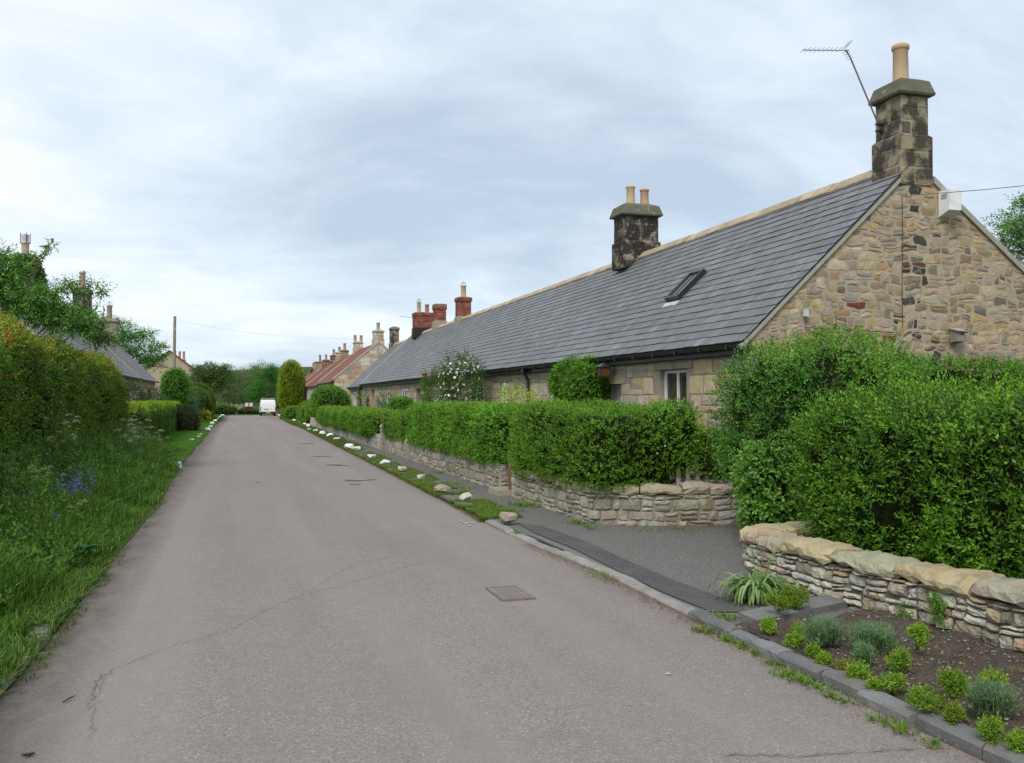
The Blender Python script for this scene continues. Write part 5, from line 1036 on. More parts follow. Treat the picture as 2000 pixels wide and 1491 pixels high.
# ------------------------------------------------------------------ trees
def tree(name, label, base, blobs, pal, n, ln, wd, trunk_r, seed=1, k=5, twig=.4, cat='tree', group=None, tips=None, clumps=14, up=.2, spread=.9, flat=.7, core=True, droop=0, leafy=.8):
    r = np.random.default_rng(seed); t = thing(name, label, cat, base, group); base = np.array(base, float); tb = B()
    top = np.mean([b_[:3] for b_ in blobs], 0); h = top[2]-base[2]
    fork = base + np.array([(top[0]-base[0])*.25, (top[1]-base[1])*.25, h*.45])
    tb.tube([base-[0, 0, .2], base+(fork-base)*.5+r.normal(size=3)*.05*trunk_r*4, fork], [trunk_r*1.25, trunk_r, trunk_r*.8], 8, (.16, .13, .09))
    pts = []
    for (x, y, z, rx, ry, rz) in blobs:
        c = np.array((x, y, z)); m = (fork+c)/2+r.normal(size=3)*.12*rx; tb.tube([fork-[0, 0, .1], m, c], [trunk_r*.4, trunk_r*.2, trunk_r*.06], 6, (.15, .12, .085))
        for j in range(clumps):
            d = unit(r.normal(size=3)); d[2] = d[2]*.8+.15; p = c+d*np.array((rx, ry, rz))*r.uniform(.55, 1.0); pts.append((p, min(rx, ry, rz)*r.uniform(.22, .5)))
            if j % 2 == 0: tb.tube([c+(p-c)*.05, c+(p-c)*.55+r.normal(size=3)*.06*rx, p], [trunk_r*.16, trunk_r*.1, trunk_r*.03], 5, (.14, .11, .08))
    tb.build('trunk', BARK, t)
    wts = np.array([q**2 for _, q in pts]); wts /= wts.sum(); i = r.choice(len(pts), n, p=wts); C = np.array([p for p, _ in pts])[i]; R = np.array([q for _, q in pts])[i]
    d = unit(r.normal(size=(n, 3))); d[:, 2] = np.where(d[:, 2] < -.2, d[:, 2]*.4, d[:, 2]); P = C+d*(R*r.uniform(.5, 1.05, n))[:, None]*np.array([1.15, 1.15, flat])
    b = B(); shoots(b, P, unit(d), k, twig, ln, wd, pal, None, up, spread, tips, droop, leafy); b.build('crown', LEAF, t); return t
def bl(px, py, rpx, Y, fl=1.0, dy=1.0):
    p = AY(px, py, Y); d = Y*cos(YAW)+p[0]*sin(YAW); r = rpx/F_PX*d; return (*p, r, r*dy, r*fl)
ELD = [(.075, .18, .025), (.10, .23, .035), (.055, .14, .02), (.14, .28, .055)]
tree('elder_tree', 'leafy elder tree at the left edge with sprays reaching across the sky', (-5.4, 21, .1),
     [bl(-15, 600, 60, 21.5), bl(25, 570, 40, 21), bl(0, 520, 28, 21), bl(40, 520, 16, 21, .7), bl(78, 500, 13, 21, .7), bl(90, 482, 11, 21, .6), bl(102, 468, 7, 21, .6), bl(70, 615, 50, 21), bl(120, 620, 36, 21), bl(95, 570, 26, 21, .7), bl(140, 562, 20, 21, .7), bl(175, 560, 17, 21, .7), bl(198, 570, 9, 21, .9), bl(165, 640, 36, 21), bl(205, 665, 26, 21, .7), bl(-60, 540, 50, 21)],
     ELD, 3300, .09, .032, .10, seed=3, k=9, twig=.30, clumps=12, up=.0, spread=.9, droop=.35, tips=(.12, .26, .07), leafy=.9, flat=.6)
tree('ash_tree', 'spreading tree behind the left cottage roof beside the pole', (-12, 95, -.4),
     [bl(245, 650, 26, 95), bl(280, 660, 28, 95, .8), bl(305, 685, 26, 95, .8), bl(325, 695, 12, 95, .8), bl(270, 695, 34, 95), bl(235, 690, 34, 95), bl(300, 715, 22, 95), bl(215, 640, 22, 95), bl(190, 660, 30, 95)],
     [(.05, .14, .02), (.07, .18, .03), (.10, .24, .05)], 3800, .16, .09, .3, seed=5, k=5, twig=.5, clumps=22, tips=(.16, .32, .08), flat=.55)
tree('round_tree', 'dark rounded tree at the left of the street end', (-3.4, 118, -.6), [bl(415, 742, 34, 118, .8), bl(395, 735, 24, 118), bl(438, 740, 20, 118), bl(440, 722, 12, 118), bl(410, 722, 20, 118, .7), bl(425, 758, 26, 118, .6)], [(.04, .095, .015), (.06, .125, .018), (.07, .10, .02)], 3400, .16, .10, .2, seed=6, k=5, twig=.45, clumps=26, tips=(.07, .14, .02))
tree('willow_tree', 'pale grey green willow like tree closing the street', (3.2, 175, -.5), [bl(490, 738, 30, 175), bl(470, 745, 24, 175), bl(515, 735, 26, 175), bl(500, 720, 16, 175, .6), bl(475, 765, 36, 175)], [(.11, .16, .07), (.13, .18, .09), (.09, .14, .06)], 3600, .22, .09, .25, seed=7, k=5, twig=.8, clumps=22, tips=(.20, .25, .13))
tree('sycamore_tree', 'rich green tree beside the willow at the end of the street', (5.2, 150, -.6), [bl(525, 745, 30, 150), bl(540, 730, 22, 150), bl(515, 765, 30, 150), bl(550, 750, 24, 150), bl(528, 722, 12, 150), bl(500, 775, 20, 150)], [(.035, .14, .016), (.05, .19, .02), (.03, .11, .014)], 3600, .2, .12, .25, seed=8, k=5, twig=.5, clumps=22, tips=(.09, .27, .03))
tree('hedgerow_tree', 'small olive tree left of the willow beyond the wooden rails', (-1.5, 165, -.5), [bl(455, 765, 26, 165), bl(470, 780, 26, 165), bl(440, 785, 20, 165), bl(490, 785, 22, 165), bl(505, 795, 20, 165, .6)], [(.075, .12, .03), (.06, .10, .03)], 2400, .2, .1, .15, seed=9, k=5, twig=.5, clumps=20, tips=(.13, .19, .05))
tree('garden_tree', 'thin pale tree behind the far pantiled roofs', (17, 175, -.4), [bl(603, 733, 14, 175), bl(612, 742, 14, 175), bl(596, 750, 16, 175)], [(.09, .14, .07), (.11, .16, .08)], 700, .22, .12, .2, seed=10, k=5, twig=.5, clumps=16, tips=(.16, .22, .1))
tree('garden_tree', 'leafy tree showing beyond the right slope of the rubble gable', (25.5, 25, 0), [bl(1985, 455, 30, 25), bl(2030, 440, 70, 25), bl(1960, 470, 16, 25), bl(2000, 490, 34, 25), bl(2010, 400, 24, 25), bl(2060, 500, 80, 25), bl(2020, 580, 95, 25), bl(2080, 640, 80, 25), bl(1960, 600, 60, 25)], [(.05, .14, .02), (.08, .19, .03)], 6000, .09, .05, .22, seed=11, k=6, twig=.35, clumps=18, tips=(.15, .3, .05))
# far woodland as a mass
b = B(); xs = np.r_[RG.uniform(-260, 330, 520)]; ys = RG.uniform(230, 330, 520); hs_ = RG.uniform(5, 9.5, 520)
P = []; 
for x, y, h in zip(xs, ys, hs_):
    q = unit(RG.normal(size=(26, 3)))*np.array([h*.5, h*.5, h*.42])*RG.uniform(.6, 1, (26, 1))+[x, y, float(gz(y))+h*.5]; P.append(q)
P = np.concatenate(P); shoots(b, P, unit(RG.normal(size=P.shape)+[0, 0, .6]), 4, .9, .85, .6, [(.04, .09, .025), (.06, .11, .03), (.075, .11, .04), (.05, .075, .035)], None, .3, .8, (.1, .15, .05))
tag(b.build('far_woodland', LEAF, origin=(0, 280, 0)), 'distant wood of mixed trees closing the view behind the village', 'woodland', kind='stuff')
for i, (x, y, rx, h, lb) in enumerate(((-2.2, 140, 2.2, 1.3, 'low scrub left of the rails at the street end'), (2.0, 141, 2.2, .9, 'low green scrub behind the notice boards'), (7.4, 128, 2.4, 2.6, 'hedge mass behind the parked van'))):
    hedge('scrub', lb, (x, y, -.75+h/2), (rx, 1.4, h/2), 45, 5, .25, .13, .08, pal=[(.05, .12, .025), (.06, .14, .03)], n=2.3, amp=.2, fr=.25, seed=50+i, cat='scrub', res=3)

# ================================================================== GRASS
GP = [(.055, .140, .012), (.075, .185, .015), (.040, .105, .010), (.13, .22, .025), (.17, .19, .05)]
def gscatter(x0f, x1f, ya, yb, n, yw=0): 
    y = ya+(yb-ya)*RG.uniform(size=n)**(1+yw); a = np.array([x0f(v) for v in y]); c = np.array([x1f(v) for v in y]); x = a+(c-a)*RG.uniform(size=n); return x, y
b = B()
x, y = gscatter(lambda v: -3.3, lambda v: xl_(v)-.03, .8, 29, 80000, .55); cl = noise3(np.c_[x, y, x*0], .5, 3, 3); dist = np.clip((-x-1.15)/.75, .1, 1)
msk = ~((y > 22.6) & (y < 24.7) & (x > -2.4)); x, y, cl, dist = x[msk], y[msk], cl[msk], dist[msk]
grass(b, np.c_[x, y, vh(x, y)], (.06+.27*dist)*(1+.6*cl)*np.where(y > 24, .5, 1), .0115, GP, [4, 3, 3, 1.6, .8], lean=.85, seg=3, curl=.5)
wx, wy = gscatter(lambda v: -3.2, lambda v: xl_(v)-.25, 1.0, 27, 15000, .45); kp = (noise3(np.c_[wx, wy, wx*0], .45, 23, 3) + (-wx-1.3)*.4 > .12); wx, wy = wx[kp], wy[kp]
wh = RG.uniform(.1, .8, len(wx))*np.clip((-wx-1.2)/1.2, .25, 1.2); shoots(b, np.c_[wx, wy, vh(wx, wy)+wh*.7], np.tile([0, 0, 1.], (len(wx), 1)), 8, .17, .062, .03, [(.05, .13, .014), (.07, .17, .02), (.04, .10, .014), (.09, .16, .03)], None, .5, .6, (.12, .22, .03))
x, y = gscatter(lambda v: xl_(v)-.32, lambda v: xl_(v)+.01, .8, 9.5, 9000, .3); m = noise3(np.c_[x, y*.7, x*0], .6, 15, 2) > -.25; x, y = x[m], y[m]
grass(b, np.c_[x, y, gz(y)+.03+0*x], .11, .009, GP, lean=1.2, seg=2)
x, y = gscatter(lambda v: xl_(v)-.3, lambda v: xl_(v)+.10, .8, 27, 9000, .5); m = noise3(np.c_[x, y*.6, x*0], .8, 13, 2) > .05; x, y = x[m], y[m]
grass(b, np.c_[x, y, gz(y)+0*x], .06, .006, [(.10, .18, .02), (.16, .16, .03), (.07, .15, .02)], lean=1.4, seg=2)
tag(b.build('verge_grass', GRASS, origin=(-2, 10, 0)), 'long lush grass and weeds covering the left verge', 'grass', kind='stuff')
b = B(); x, y = gscatter(lambda v: -2.95, lambda v: xl_(v)-.0, 24, 68, 60000, .5); grass(b, np.c_[x, y, vh(x, y)], .10, .014, [(.075, .215, .018), (.10, .26, .022), (.06, .17, .016)], lean=.9, seg=2)
x, y = gscatter(lambda v: -3.2, lambda v: xl_(v)-.0, 66, 128, 16000, .2); grass(b, np.c_[x, y, vh(x, y)], .14, .03, [(.07, .19, .02), (.09, .22, .025)], lean=.9, seg=1)
tag(b.build('verge_grass', GRASS, origin=(-2, 45, 0)), 'short mown grass strip along the far left side of the road', 'grass', kind='stuff')
b = B(); x, y = gscatter(lambda v: xr_(v)-.04, lambda v: gs1(v)+.03, 11.5, 13.65, 9000); m = noise3(np.c_[x*1.5, y, x*0], 1.1, 31, 2) > -.35; x, y = x[m], y[m]; grass(b, np.c_[x, y, .03+0*x], .065, .007, [(.10, .21, .02), (.13, .24, .025), (.17, .19, .04)], lean=.9)
x, y = gscatter(lambda v: xr_(v)-.04, lambda v: gs1(v)+.03, 14.5, 30, 26000, .4); m = noise3(np.c_[x*1.5, y, x*0], .8, 32, 2) > -.3; x, y = x[m], y[m]; grass(b, np.c_[x, y, .03+0*x], .065, .009, [(.10, .20, .02), (.13, .23, .025), (.17, .18, .04)], lean=.9)
x, y = gscatter(lambda v: xr_(v)-.04, lambda v: gs1(v)+.03, 30, 126, 22000, .5); grass(b, np.c_[x, y, gz(y)+.05], .09, .025, [(.10, .22, .02), (.12, .25, .03), (.15, .19, .03)], lean=.9, seg=1)
x, y = gscatter(lambda v: xr_(v)-.07, lambda v: xr_(v)+.10, 11.5, 45, 9000, .3); grass(b, np.c_[x, y, .01+0*x], .035, .007, [(.24, .15, .06), (.20, .16, .06), (.14, .15, .04), (.28, .19, .09)], lean=1.5, seg=1)
tag(b.build('verge_grass', GRASS, origin=(3.4, 20, 0)), 'narrow strip of bright grass between the road and the right footpath', 'grass', kind='stuff')
# weeds along the right kerb, wall feet and path edges
b = B()
def weed(px, py, r, n, h, colr, z=.0): 
    p = G(px, py, z); k = RG.normal(size=(n, 2))*r; grass(b, np.c_[p[0]+k[:, 0], p[1]+k[:, 1]*1.4, np.full(n, p[2])], h, .009, colr, lean=1.3)
YG_ = [(.13, .26, .02), (.18, .27, .03), (.10, .21, .02)]
for (px_, py_, r_, n_) in ((1382, 1236, .035, 60), (1362, 1232, .02, 25), (1450, 1262, .05, 90), (1482, 1280, .03, 40), (1422, 1252, .03, 50), (1540, 1320, .04, 80), (1568, 1332, .03, 50), (1510, 1298, .03, 40), (1595, 1345, .03, 40), (1620, 1360, .02, 30), (1730, 1412, .03, 45), (1762, 1428, .025, 40), (1650, 1372, .02, 20), (1820, 1455, .02, 25)): weed(px_, py_, r_, n_, .045, YG_)
for (px_, py_, r_, n_, h_) in ((1020, 988, .10, 160, .09), (1000, 1000, .08, 120, .07), (1130, 1022, .07, 100, .06), (1155, 1032, .05, 60, .05), (1040, 990, .1, 80, .07), (880, 945, .12, 120, .07), (905, 955, .1, 90, .07), (860, 925, .1, 90, .07), (1262, 1035, .1, 60, .04), (1340, 1035, .12, 60, .035), (1400, 1208, .05, 90, .03), (1420, 1205, .04, 60, .03), (1160, 1118, .05, 60, .02), (1180, 1126, .05, 60, .02), (1010, 1041, .03, 40, .03)): weed(px_, py_, r_, n_, h_, YG_, .04)
tag(b.build('kerb_weeds', GRASS, origin=(3.4, 6, 0)), 'scattered yellow green weeds along the kerb and wall foot', 'weeds', kind='stuff')
# leaf litter
b = B(); n = 1500; y = RG.uniform(5.6, 9.6, n); x = np.array([xr_(v) for v in y])-np.abs(RG.normal(size=n))*.06-.01
n2_ = 500; y = np.r_[y, RG.uniform(.8, 5.5, n2_)]; x = np.r_[x, np.array([xr_(v) for v in y[-n2_:]])-np.abs(RG.normal(size=n2_))*.07]
n3 = 900; y = np.r_[y, 10.25-.17*(RG.uniform(size=n3)-.3)+RG.normal(size=n3)*.10-.1]; x = np.r_[x, RG.uniform(4.9, 5.9, n3)]
n4 = 900; yy = RG.uniform(1, 24, n4); y = np.r_[y, yy]; x = np.r_[x, np.array([xl_(v) for v in yy])+np.abs(RG.normal(size=n4))*.13]
m = len(x); z = np.where((y > 9.8) & (x > 4.5), .042, .012)+np.random.default_rng(3).uniform(0, .006, m)
D = unit(np.c_[RG.normal(size=(m, 2)), RG.normal(size=m)*.25]); S2 = unit(np.cross(D, np.tile([0, 0, 1.], (m, 1)))+RG.normal(size=(m, 3))*.2)
V, F = leafquads(np.c_[x, y, z], D, S2, rnd(m, .008, .024), rnd(m, .004, .012)); b.add(V, F, pick([(.26, .10, .05), (.20, .12, .06), (.30, .17, .08), (.12, .07, .045)], m))
b.build('leaf_litter', PETAL, origin=(3, 7, 0)); tag(bpy.data.objects['leaf_litter'], 'rusty brown fallen bud scales and dry leaves along the kerbs', 'leaf litter', kind='stuff')
# pebbles in the bed
b = B(); n = 1300; y = RG.uniform(.8, 5.6, n); x = 3.46+RG.uniform(size=n)*.95; z = bedz(x, y)
for i in range(n):
    s_ = RG.uniform(.004, .014); q = RG.normal(size=(6, 3))*.18; c = np.array([[1, 0, 0], [-1, 0, 0], [0, 1, 0], [0, -1, 0], [0, 0, .7], [0, 0, -.7]])*s_*(1+q)+[x[i], y[i], z[i]+s_*.3]
    b.add(c, [[0, 2, 4], [2, 1, 4], [1, 3, 4], [3, 0, 4], [0, 5, 2], [2, 5, 1], [1, 5, 3], [3, 5, 0]], np.array(random.choice([(.16, .13, .11), (.22, .19, .16), (.10, .08, .065), (.3, .27, .23)])))
tag(b.build('soil_pebbles', STONE, origin=(3.9, 3, 0)), 'small stones and clods strewn over the planting bed', 'pebbles', kind='stuff')

# ================================================================== PLANTS IN THE BED
BX = [(.11, .22, .014), (.15, .27, .018), (.08, .17, .013), (.21, .31, .03)]
def boxplant(px, py, wpx, hpx, label, pal=BX):
    p = np.array(G(px, py, .09)); d = p[1]*cos(YAW)+p[0]*sin(YAW); r = wpx/2/F_PX*d*.82; h = hpx/F_PX*d*.95; p[2] = float(bedz(np.array([p[0]]), np.array([p[1]]))[0]); p[1] += r*.6
    t = thing('box_plant', label, 'box plant', tuple(p), 'young box plants in the bed'); b = B(); k = max(4, int(4+r*30)); s_ = B()
    for j in range(k):
        a = RG.uniform(0, 6.28); o = r*RG.uniform(.15, .85); c = p+[o*cos(a), o*sin(a), h*RG.uniform(.28, .62)]; rr_ = r*RG.uniform(.32, .6); hh = np.array([rr_, rr_, min(h*.45, rr_*1.3)])
        V, F, Nn = superblob(c, hh, 2.3, 40, .012, 4, j+int(px)); P, q, _ = sample(V, F, Nn, max(60, int(area(V, F)*3600)))
        P = c+(P-c)*RG.uniform(.5, 1.02, (len(P), 1)); shoots(b, P, q, 6, .034, .014, .009, pal, None, 1.0, .6, (.23, .34, .035)); s_.tube([p-[0, 0, .01], (p+c)/2+RG.normal(size=3)*.01, c+[0, 0, h*.2]], [.005, .004, .002], 5, (.12, .09, .06))
    b.build('foliage', LEAF, t); s_.build('stem', BARK, t)
for a in ((1562, 1190, 62, 48, 'widest box plant, spreading at the foot of the rubble wall beside the strap leaved clump'), (1524, 1200, 44, 40, 'box plant second from the wall beside the strap leaved clump'), (1507, 1232, 36, 44, 'box plant nearest the kerb beside the dark paving edge'),
          (1552, 1258, 32, 30, 'tiny round box plant alone in bare soil near the far kerb end'), (1586, 1268, 24, 28, 'yellowish box sprig left of the larger far lavender'), (1612, 1290, 32, 28, 'small box plant just below the larger far lavender'), (1563, 1235, 22, 38, 'thin upright box sprig above the tiny round one'),
          (1688, 1320, 46, 48, 'box plant directly below the slim lavender'), (1712, 1336, 28, 24, 'smallest low box tuft right of the one below the slim lavender'), (1758, 1345, 48, 46, 'round box plant nearest the kerb below the middle lavender'),
          (1774, 1313, 56, 58, 'full box plant between the round one and the wall side one'), (1797, 1280, 46, 82, 'tallest box plant, leafy and loose close to the rubble wall'), (1818, 1384, 62, 56, 'broad twin headed box plant in the middle of the near bed'), (1868, 1355, 62, 62, 'spreading bright box plant behind the broad twin headed one'),
          (1878, 1404, 38, 46, 'narrow box plant in front of the spreading bright one'), (1944, 1438, 50, 62, 'box plant in front of the near lavender'), (1942, 1350, 48, 30, 'yellow green box tips rising behind the near lavender'), (1992, 1458, 48, 64, 'box plant cut by the right edge of the picture')): boxplant(*a)
boxplant(1652, 1302, 40, 36, 'brownish box plant left of the slim lavender', [(.18, .16, .03), (.13, .15, .02), (.2, .1, .03)])
def lavender(px, py, wpx, hpx, label):
    p = np.array(G(px, py, .09)); d = p[1]*cos(YAW)+p[0]*sin(YAW); r = wpx/2/F_PX*d; h = hpx/F_PX*d; p[1] += r*.5
    t = thing('lavender', label, 'lavender', tuple(p), 'lavender plants in the bed'); b = B(); n = int(900*max(.4, r/.12)); q = RG.normal(size=(n, 2))*r*.42
    grass(b, np.c_[p[0]+q[:, 0], p[1]+q[:, 1], np.full(n, p[2])+RG.uniform(0, .5, n)*h*.5], h*.8, .004, [(.13, .22, .10), (.10, .18, .075), (.17, .27, .13)], lean=.9, seg=2, curl=.3)
    sh = B(); P = np.c_[p[0]+q[:, 0]*.9, p[1]+q[:, 1]*.9, np.full(n, p[2])+RG.uniform(.1, .7, n)*h]; shoots(b, P, unit(np.c_[q, np.full(n, r)]), 5, .05, .028, .004, [(.13, .22, .10), (.10, .18, .075)], None, .9, .4, (.19, .28, .18)); b.build('foliage', LEAF, t)
lavender(1620, 1262, 64, 52, 'large grey green lavender farthest along the bed'); lavender(1716, 1274, 74, 54, 'middle grey green lavender beside the rubble wall'); lavender(1692, 1300, 30, 40, 'slim lavender between the two larger ones'); lavender(1952, 1398, 80, 56, 'near grey green lavender towards the right edge')
# strap leaved clump
p = np.array(G(1478, 1168, .05)); t = thing('strap_leaved_plant', 'pale green clump of arching strap leaves at the end of the rubble wall', 'plant', tuple(p)); b = B(); n = 240
for i in range(n):
    a = RG.uniform(0, 6.28); L_ = RG.uniform(.22, .46); up = RG.uniform(.9, 1.45); D = np.array([cos(a), sin(a), 0]); S2 = np.array([-sin(a), cos(a), 0]); p0 = p+np.array([RG.normal()*.05, RG.normal()*.05, 0]); V = []; el = up; pos = p0.copy(); K = 9; w0 = RG.uniform(.010, .016)
    for k in range(K+1):
        u_ = k/K; wv = w0*(min(1, .5+u_*2))*(1-u_**3)+.0006; fold = np.array([0, 0, .25*wv]); V += [pos+S2*wv+fold, pos-S2*wv+fold]; pos = pos+(D*cos(el)+np.array([0, 0, sin(el)]))*L_/K; el -= RG.uniform(.16, .34)*(1+u_); pos[2] = max(pos[2], .035)
    b.add(V, [[2*k, 2*k+1, 2*k+3, 2*k+2] for k in range(K)], np.array(random.choice([(.16, .27, .08), (.21, .33, .11), (.12, .22, .06), (.26, .36, .14)]))*RG.uniform(.85, 1.15))
b.build('leaves', LEAF, t)
b = B()
for i in range(8):
    a = RG.uniform(0, 6.28); e = p+np.array([cos(a)*.15+.1, sin(a)*.1, RG.uniform(.35, .55)]); b.tube([p, (p+e)/2+[0, 0, .08], e], [.004, .003, .002], 4, (.2, .3, .1))
b.build('stem', LEAF, t)
# small plants rooted in the near wall
def wallplant(px, py, n, r, label):
    p = np.array(AX(px, py, 4.39)); t = thing('wall_fern', label, 'plant', tuple(p), 'plants rooted in the rubble wall'); b = B(); q = RG.normal(size=(n, 3))*[.01, r, r]; P = p+q; P[:, 0] = 4.385
    shoots(b, P, np.tile([-1, 0, .2], (n, 1)), 5, .05, .022, .014, [(.08, .20, .02), (.12, .26, .03)], None, .2, .7, (.18, .32, .05)); b.build('foliage', LEAF, t)
wallplant(1838, 1200, 60, .045, 'trailing green plant rooted high in the rubble wall joints'); wallplant(1770, 1205, 45, .04, 'wispy plant growing from the wall above the tallest box plant'); wallplant(1832, 1175, 40, .03, 'tuft just under the coping of the rubble wall')

# ================================================================== WHITE STONES
def rock(px, py, wpx, hpx, label, colr, seed, m=WPAINT, lx=1.0, group='painted stones lining the road'):
    p = np.array(G(px, py, .045)); d = p[1]*cos(YAW)+p[0]*sin(YAW); r = wpx/2/F_PX*d; h = hpx/F_PX*d
    V, F, Nn = superblob((0, 0, 0), (r, r*lx, h/2), 3.0, max(4, 5/r/2), r*.16, .55/r, seed); rr = np.random.default_rng(seed)
    for k in range(9):   # chiselled facets
        nv = unit(rr.normal(size=3)); lim = rr.uniform(.62, .86)*np.linalg.norm(nv*np.array([r, r*lx, h/2])); dd = V@nv-lim; V = V-np.where(dd > 0, dd, 0)[:, None]*nv
    V = V+p+[0, 0, h*.42]; b = B(); b.add(V, F, colr); o = b.build('painted_stone', m); tag(o, label, 'stone', group); return o
WS = (.72, .72, .70); GS = (.42, .36, .31)
rock(992, 1022, 34, 26, 'chunky pinkish grey boulder at the near tip of the right grass strip', (.40, .33, .28), 1, STONE, group='bare boulders on the right verge')
rock(911, 978, 29, 17, 'pale worn block, second from the near end of the right verge', (.55, .50, .44), 2, WPAINT)
rock(866, 964, 36, 20, 'broad rough grey boulder at the path crossing', (.34, .31, .25), 3, STONE, group='bare boulders on the right verge')
rock(821, 936, 20, 10, 'small grey flecked stone, fourth from the near end on the right', (.45, .43, .40), 4)
rock(785, 922, 19, 12, 'mottled whitish stone, fifth from the near end on the right', (.58, .55, .5), 5)
rock(752, 908, 20, 12, 'clean white wedge shaped stone, sixth from the near end on the right', WS, 6)
rock(726, 896, 19, 9, 'low white stone, seventh from the near end on the right', (.62, .60, .56), 7)
rock(697, 880, 15, 9, 'right hand one of the two white stones set side by side', WS, 8); rock(682, 879, 22, 13, 'peaked left hand one of the two white stones set side by side', WS, 9)
rest = [(659, 861, 18, 7), (644, 855, 15, 9), (630, 850, 13, 9), (616, 844, 11, 6), (604, 841, 9, 5), (603, 836, 9, 9), (596, 831, 9, 5), (588, 828, 11, 5), (573.5, 823, 8, 5), (570, 818, 8, 5), (566, 816, 8, 4), (561, 814, 7, 4), (547, 812.5, 9, 3.5), (540, 811.5, 8, 3.5)]
ordn = ['long flat', 'stubby', 'rounded', 'small flat', 'half sunk', 'upright', 'little square', 'low broad', 'tiny', 'tiny pointed', 'tiny flat', 'tiny rounded', 'distant low', 'farthest']
num = ['first', 'second', 'third', 'fourth', 'fifth', 'sixth', 'seventh', 'eighth', 'ninth', 'tenth', 'eleventh', 'twelfth', 'thirteenth', 'fourteenth']
for i, (a, c_, w_, h_) in enumerate(rest): rock(a, c_, w_, h_, '%s white stone, %s beyond the side by side pair on the right verge' % (ordn[i], num[i]), WS, 20+i)
lefts = [(406.5, 842, 13, 7, WS), (411.5, 835, 9, 4, WS), (413.5, 829, 10, 5, WS), (420, 824.5, 9, 5, WS), (425, 820, 8, 4, WS), (430, 816.5, 8, 4, WS), (434.5, 813.5, 9, 4.5, WS)]
for i, (a, c_, w_, h_, cc_) in enumerate(lefts): rock(a, c_, w_, h_, 'white stone on the left verge, %s of its row counting from the near end' % num[i], cc_, 50+i)
for i, (a, c_, w_, h_) in enumerate(((375, 861, 13, 4), (388, 854.5, 8, 3.5), (390, 850, 9, 3.5))): rock(a, c_, w_, h_, ('dull grey stone sunk in the left grass, nearest of three', 'dull little stone in the left grass, middle of three', 'dull flat stone in the left grass, farthest of three')[i], (.38, .38, .33), 60+i, group='dull sunken stones on the left verge')
rock(409, 812, 11, 8, 'grey rock beside the yellow flowers on the left verge', (.3, .3, .3), 70, STONE, group='bare boulders on the left verge')

# ================================================================== WILD FLOWERS on the left verge
def umbel(fb, sb, top, r, colr, n=9):
    for k in range(n):
        a = k*2.4; q = r*math.sqrt((k+.4)/n); c = top+np.array([q*cos(a), q*sin(a), -.5*q*q/r+RG.uniform(-.15, .15)*r]); sb.tube([top-[0, 0, r*.7], c], [.0012, .0009], 3, (.12, .2, .04), cap=False)
        m = 7; P = np.tile(c, (m, 1))+RG.normal(size=(m, 3))*r*.13; D = unit(RG.normal(size=(m, 3))); S2 = unit(np.cross(D, RG.normal(size=(m, 3)))); V, F = leafquads(P, D, S2, rnd(m, r*.14, r*.24), rnd(m, r*.14, r*.22)); fb.add(V, F, pick([colr], m))
def parsley(x, y, h, nst, r, label, colr=(.62, .62, .52), spread=.18):
    z = float(vh(np.array([x]), np.array([y]))[0]); t = thing('cow_parsley', label, 'cow parsley', (x, y, z), 'cow parsley plants in the left verge'); fb, sb = B(), B(); lb = B()
    for i in range(nst):
        a = RG.uniform(0, 6.28); o = spread*RG.uniform(.2, 1.1); top = np.array([x+o*cos(a), y+o*sin(a), z+h*RG.uniform(.7, 1.08)]); mid = (np.array([x, y, z])+top)/2+RG.normal(size=3)*.02
        sb.tube([(x, y, z), mid, top], [.004, .003, .002], 5, (.13, .22, .05)); umbel(fb, sb, top, r*RG.uniform(.7, 1.2), colr)
        for k in range(2): e = mid+(top-mid)*RG.uniform(.2, .6)+RG.normal(size=3)*[.06, .06, .02]+[0, 0, .05]; sb.tube([mid, e], [.002, .0012], 4, (.13, .22, .05)); umbel(fb, sb, e, r*.6, colr, 6)
    n = 26*nst; P = np.array([x, y, z])+RG.normal(size=(n, 3))*[.1, .1, .0]+[0, 0, 1]*RG.uniform(.05, h*.6, (n, 1)); shoots(lb, P, unit(RG.normal(size=(n, 3))), 6, .08, .026, .009, [(.05, .15, .02), (.07, .19, .03)], None, .2, .7)
    lb.build('leaves', LEAF, t); sb.V += fb.V; sb.F += [f+sb.n for f in fb.F]; sb.T += fb.T; sb.M += [q_+1 for q_ in fb.M]; sb.n += fb.n; sb.build('flower_stem', [LEAF, PETAL], t)
def vp(px, py, X): p = AX(px, py, X); return p
CP = [(140, 822, -2.5, 4, .035, 'cow parsley with two clean white heads against the hawthorn hedge'), (95, 828, -2.6, 3, .03, 'cow parsley of paler heads left of the two clean white ones'), (60, 915, -2.3, 5, .03, 'yellowish seedy cow parsley leaning at the left'), (100, 925, -2.15, 3, .03, 'tall single stemmed cow parsley before the bluebells'), (262, 915, -2.2, 5, .035, 'low creamy cow parsley near the road edge'), (195, 935, -2.15, 4, .03, 'cow parsley among the bluebells'), (132, 1035, -1.85, 3, .025, 'small cow parsley above the dock leaves'), (20, 895, -2.6, 4, .03, 'cow parsley at the picture edge under the hedge')]
for px_, py_, X_, n_, r_, lb in CP:
    q = vp(px_, py_, X_); zt = q[2]; zb = float(vh(np.array([X_]), np.array([q[1]]))[0]); parsley(X_, q[1], max(.35, zt-zb+.05), n_+2, r_*1.45, lb, (.68, .68, .62) if px_ in (140, 262) else (.50, .50, .30))
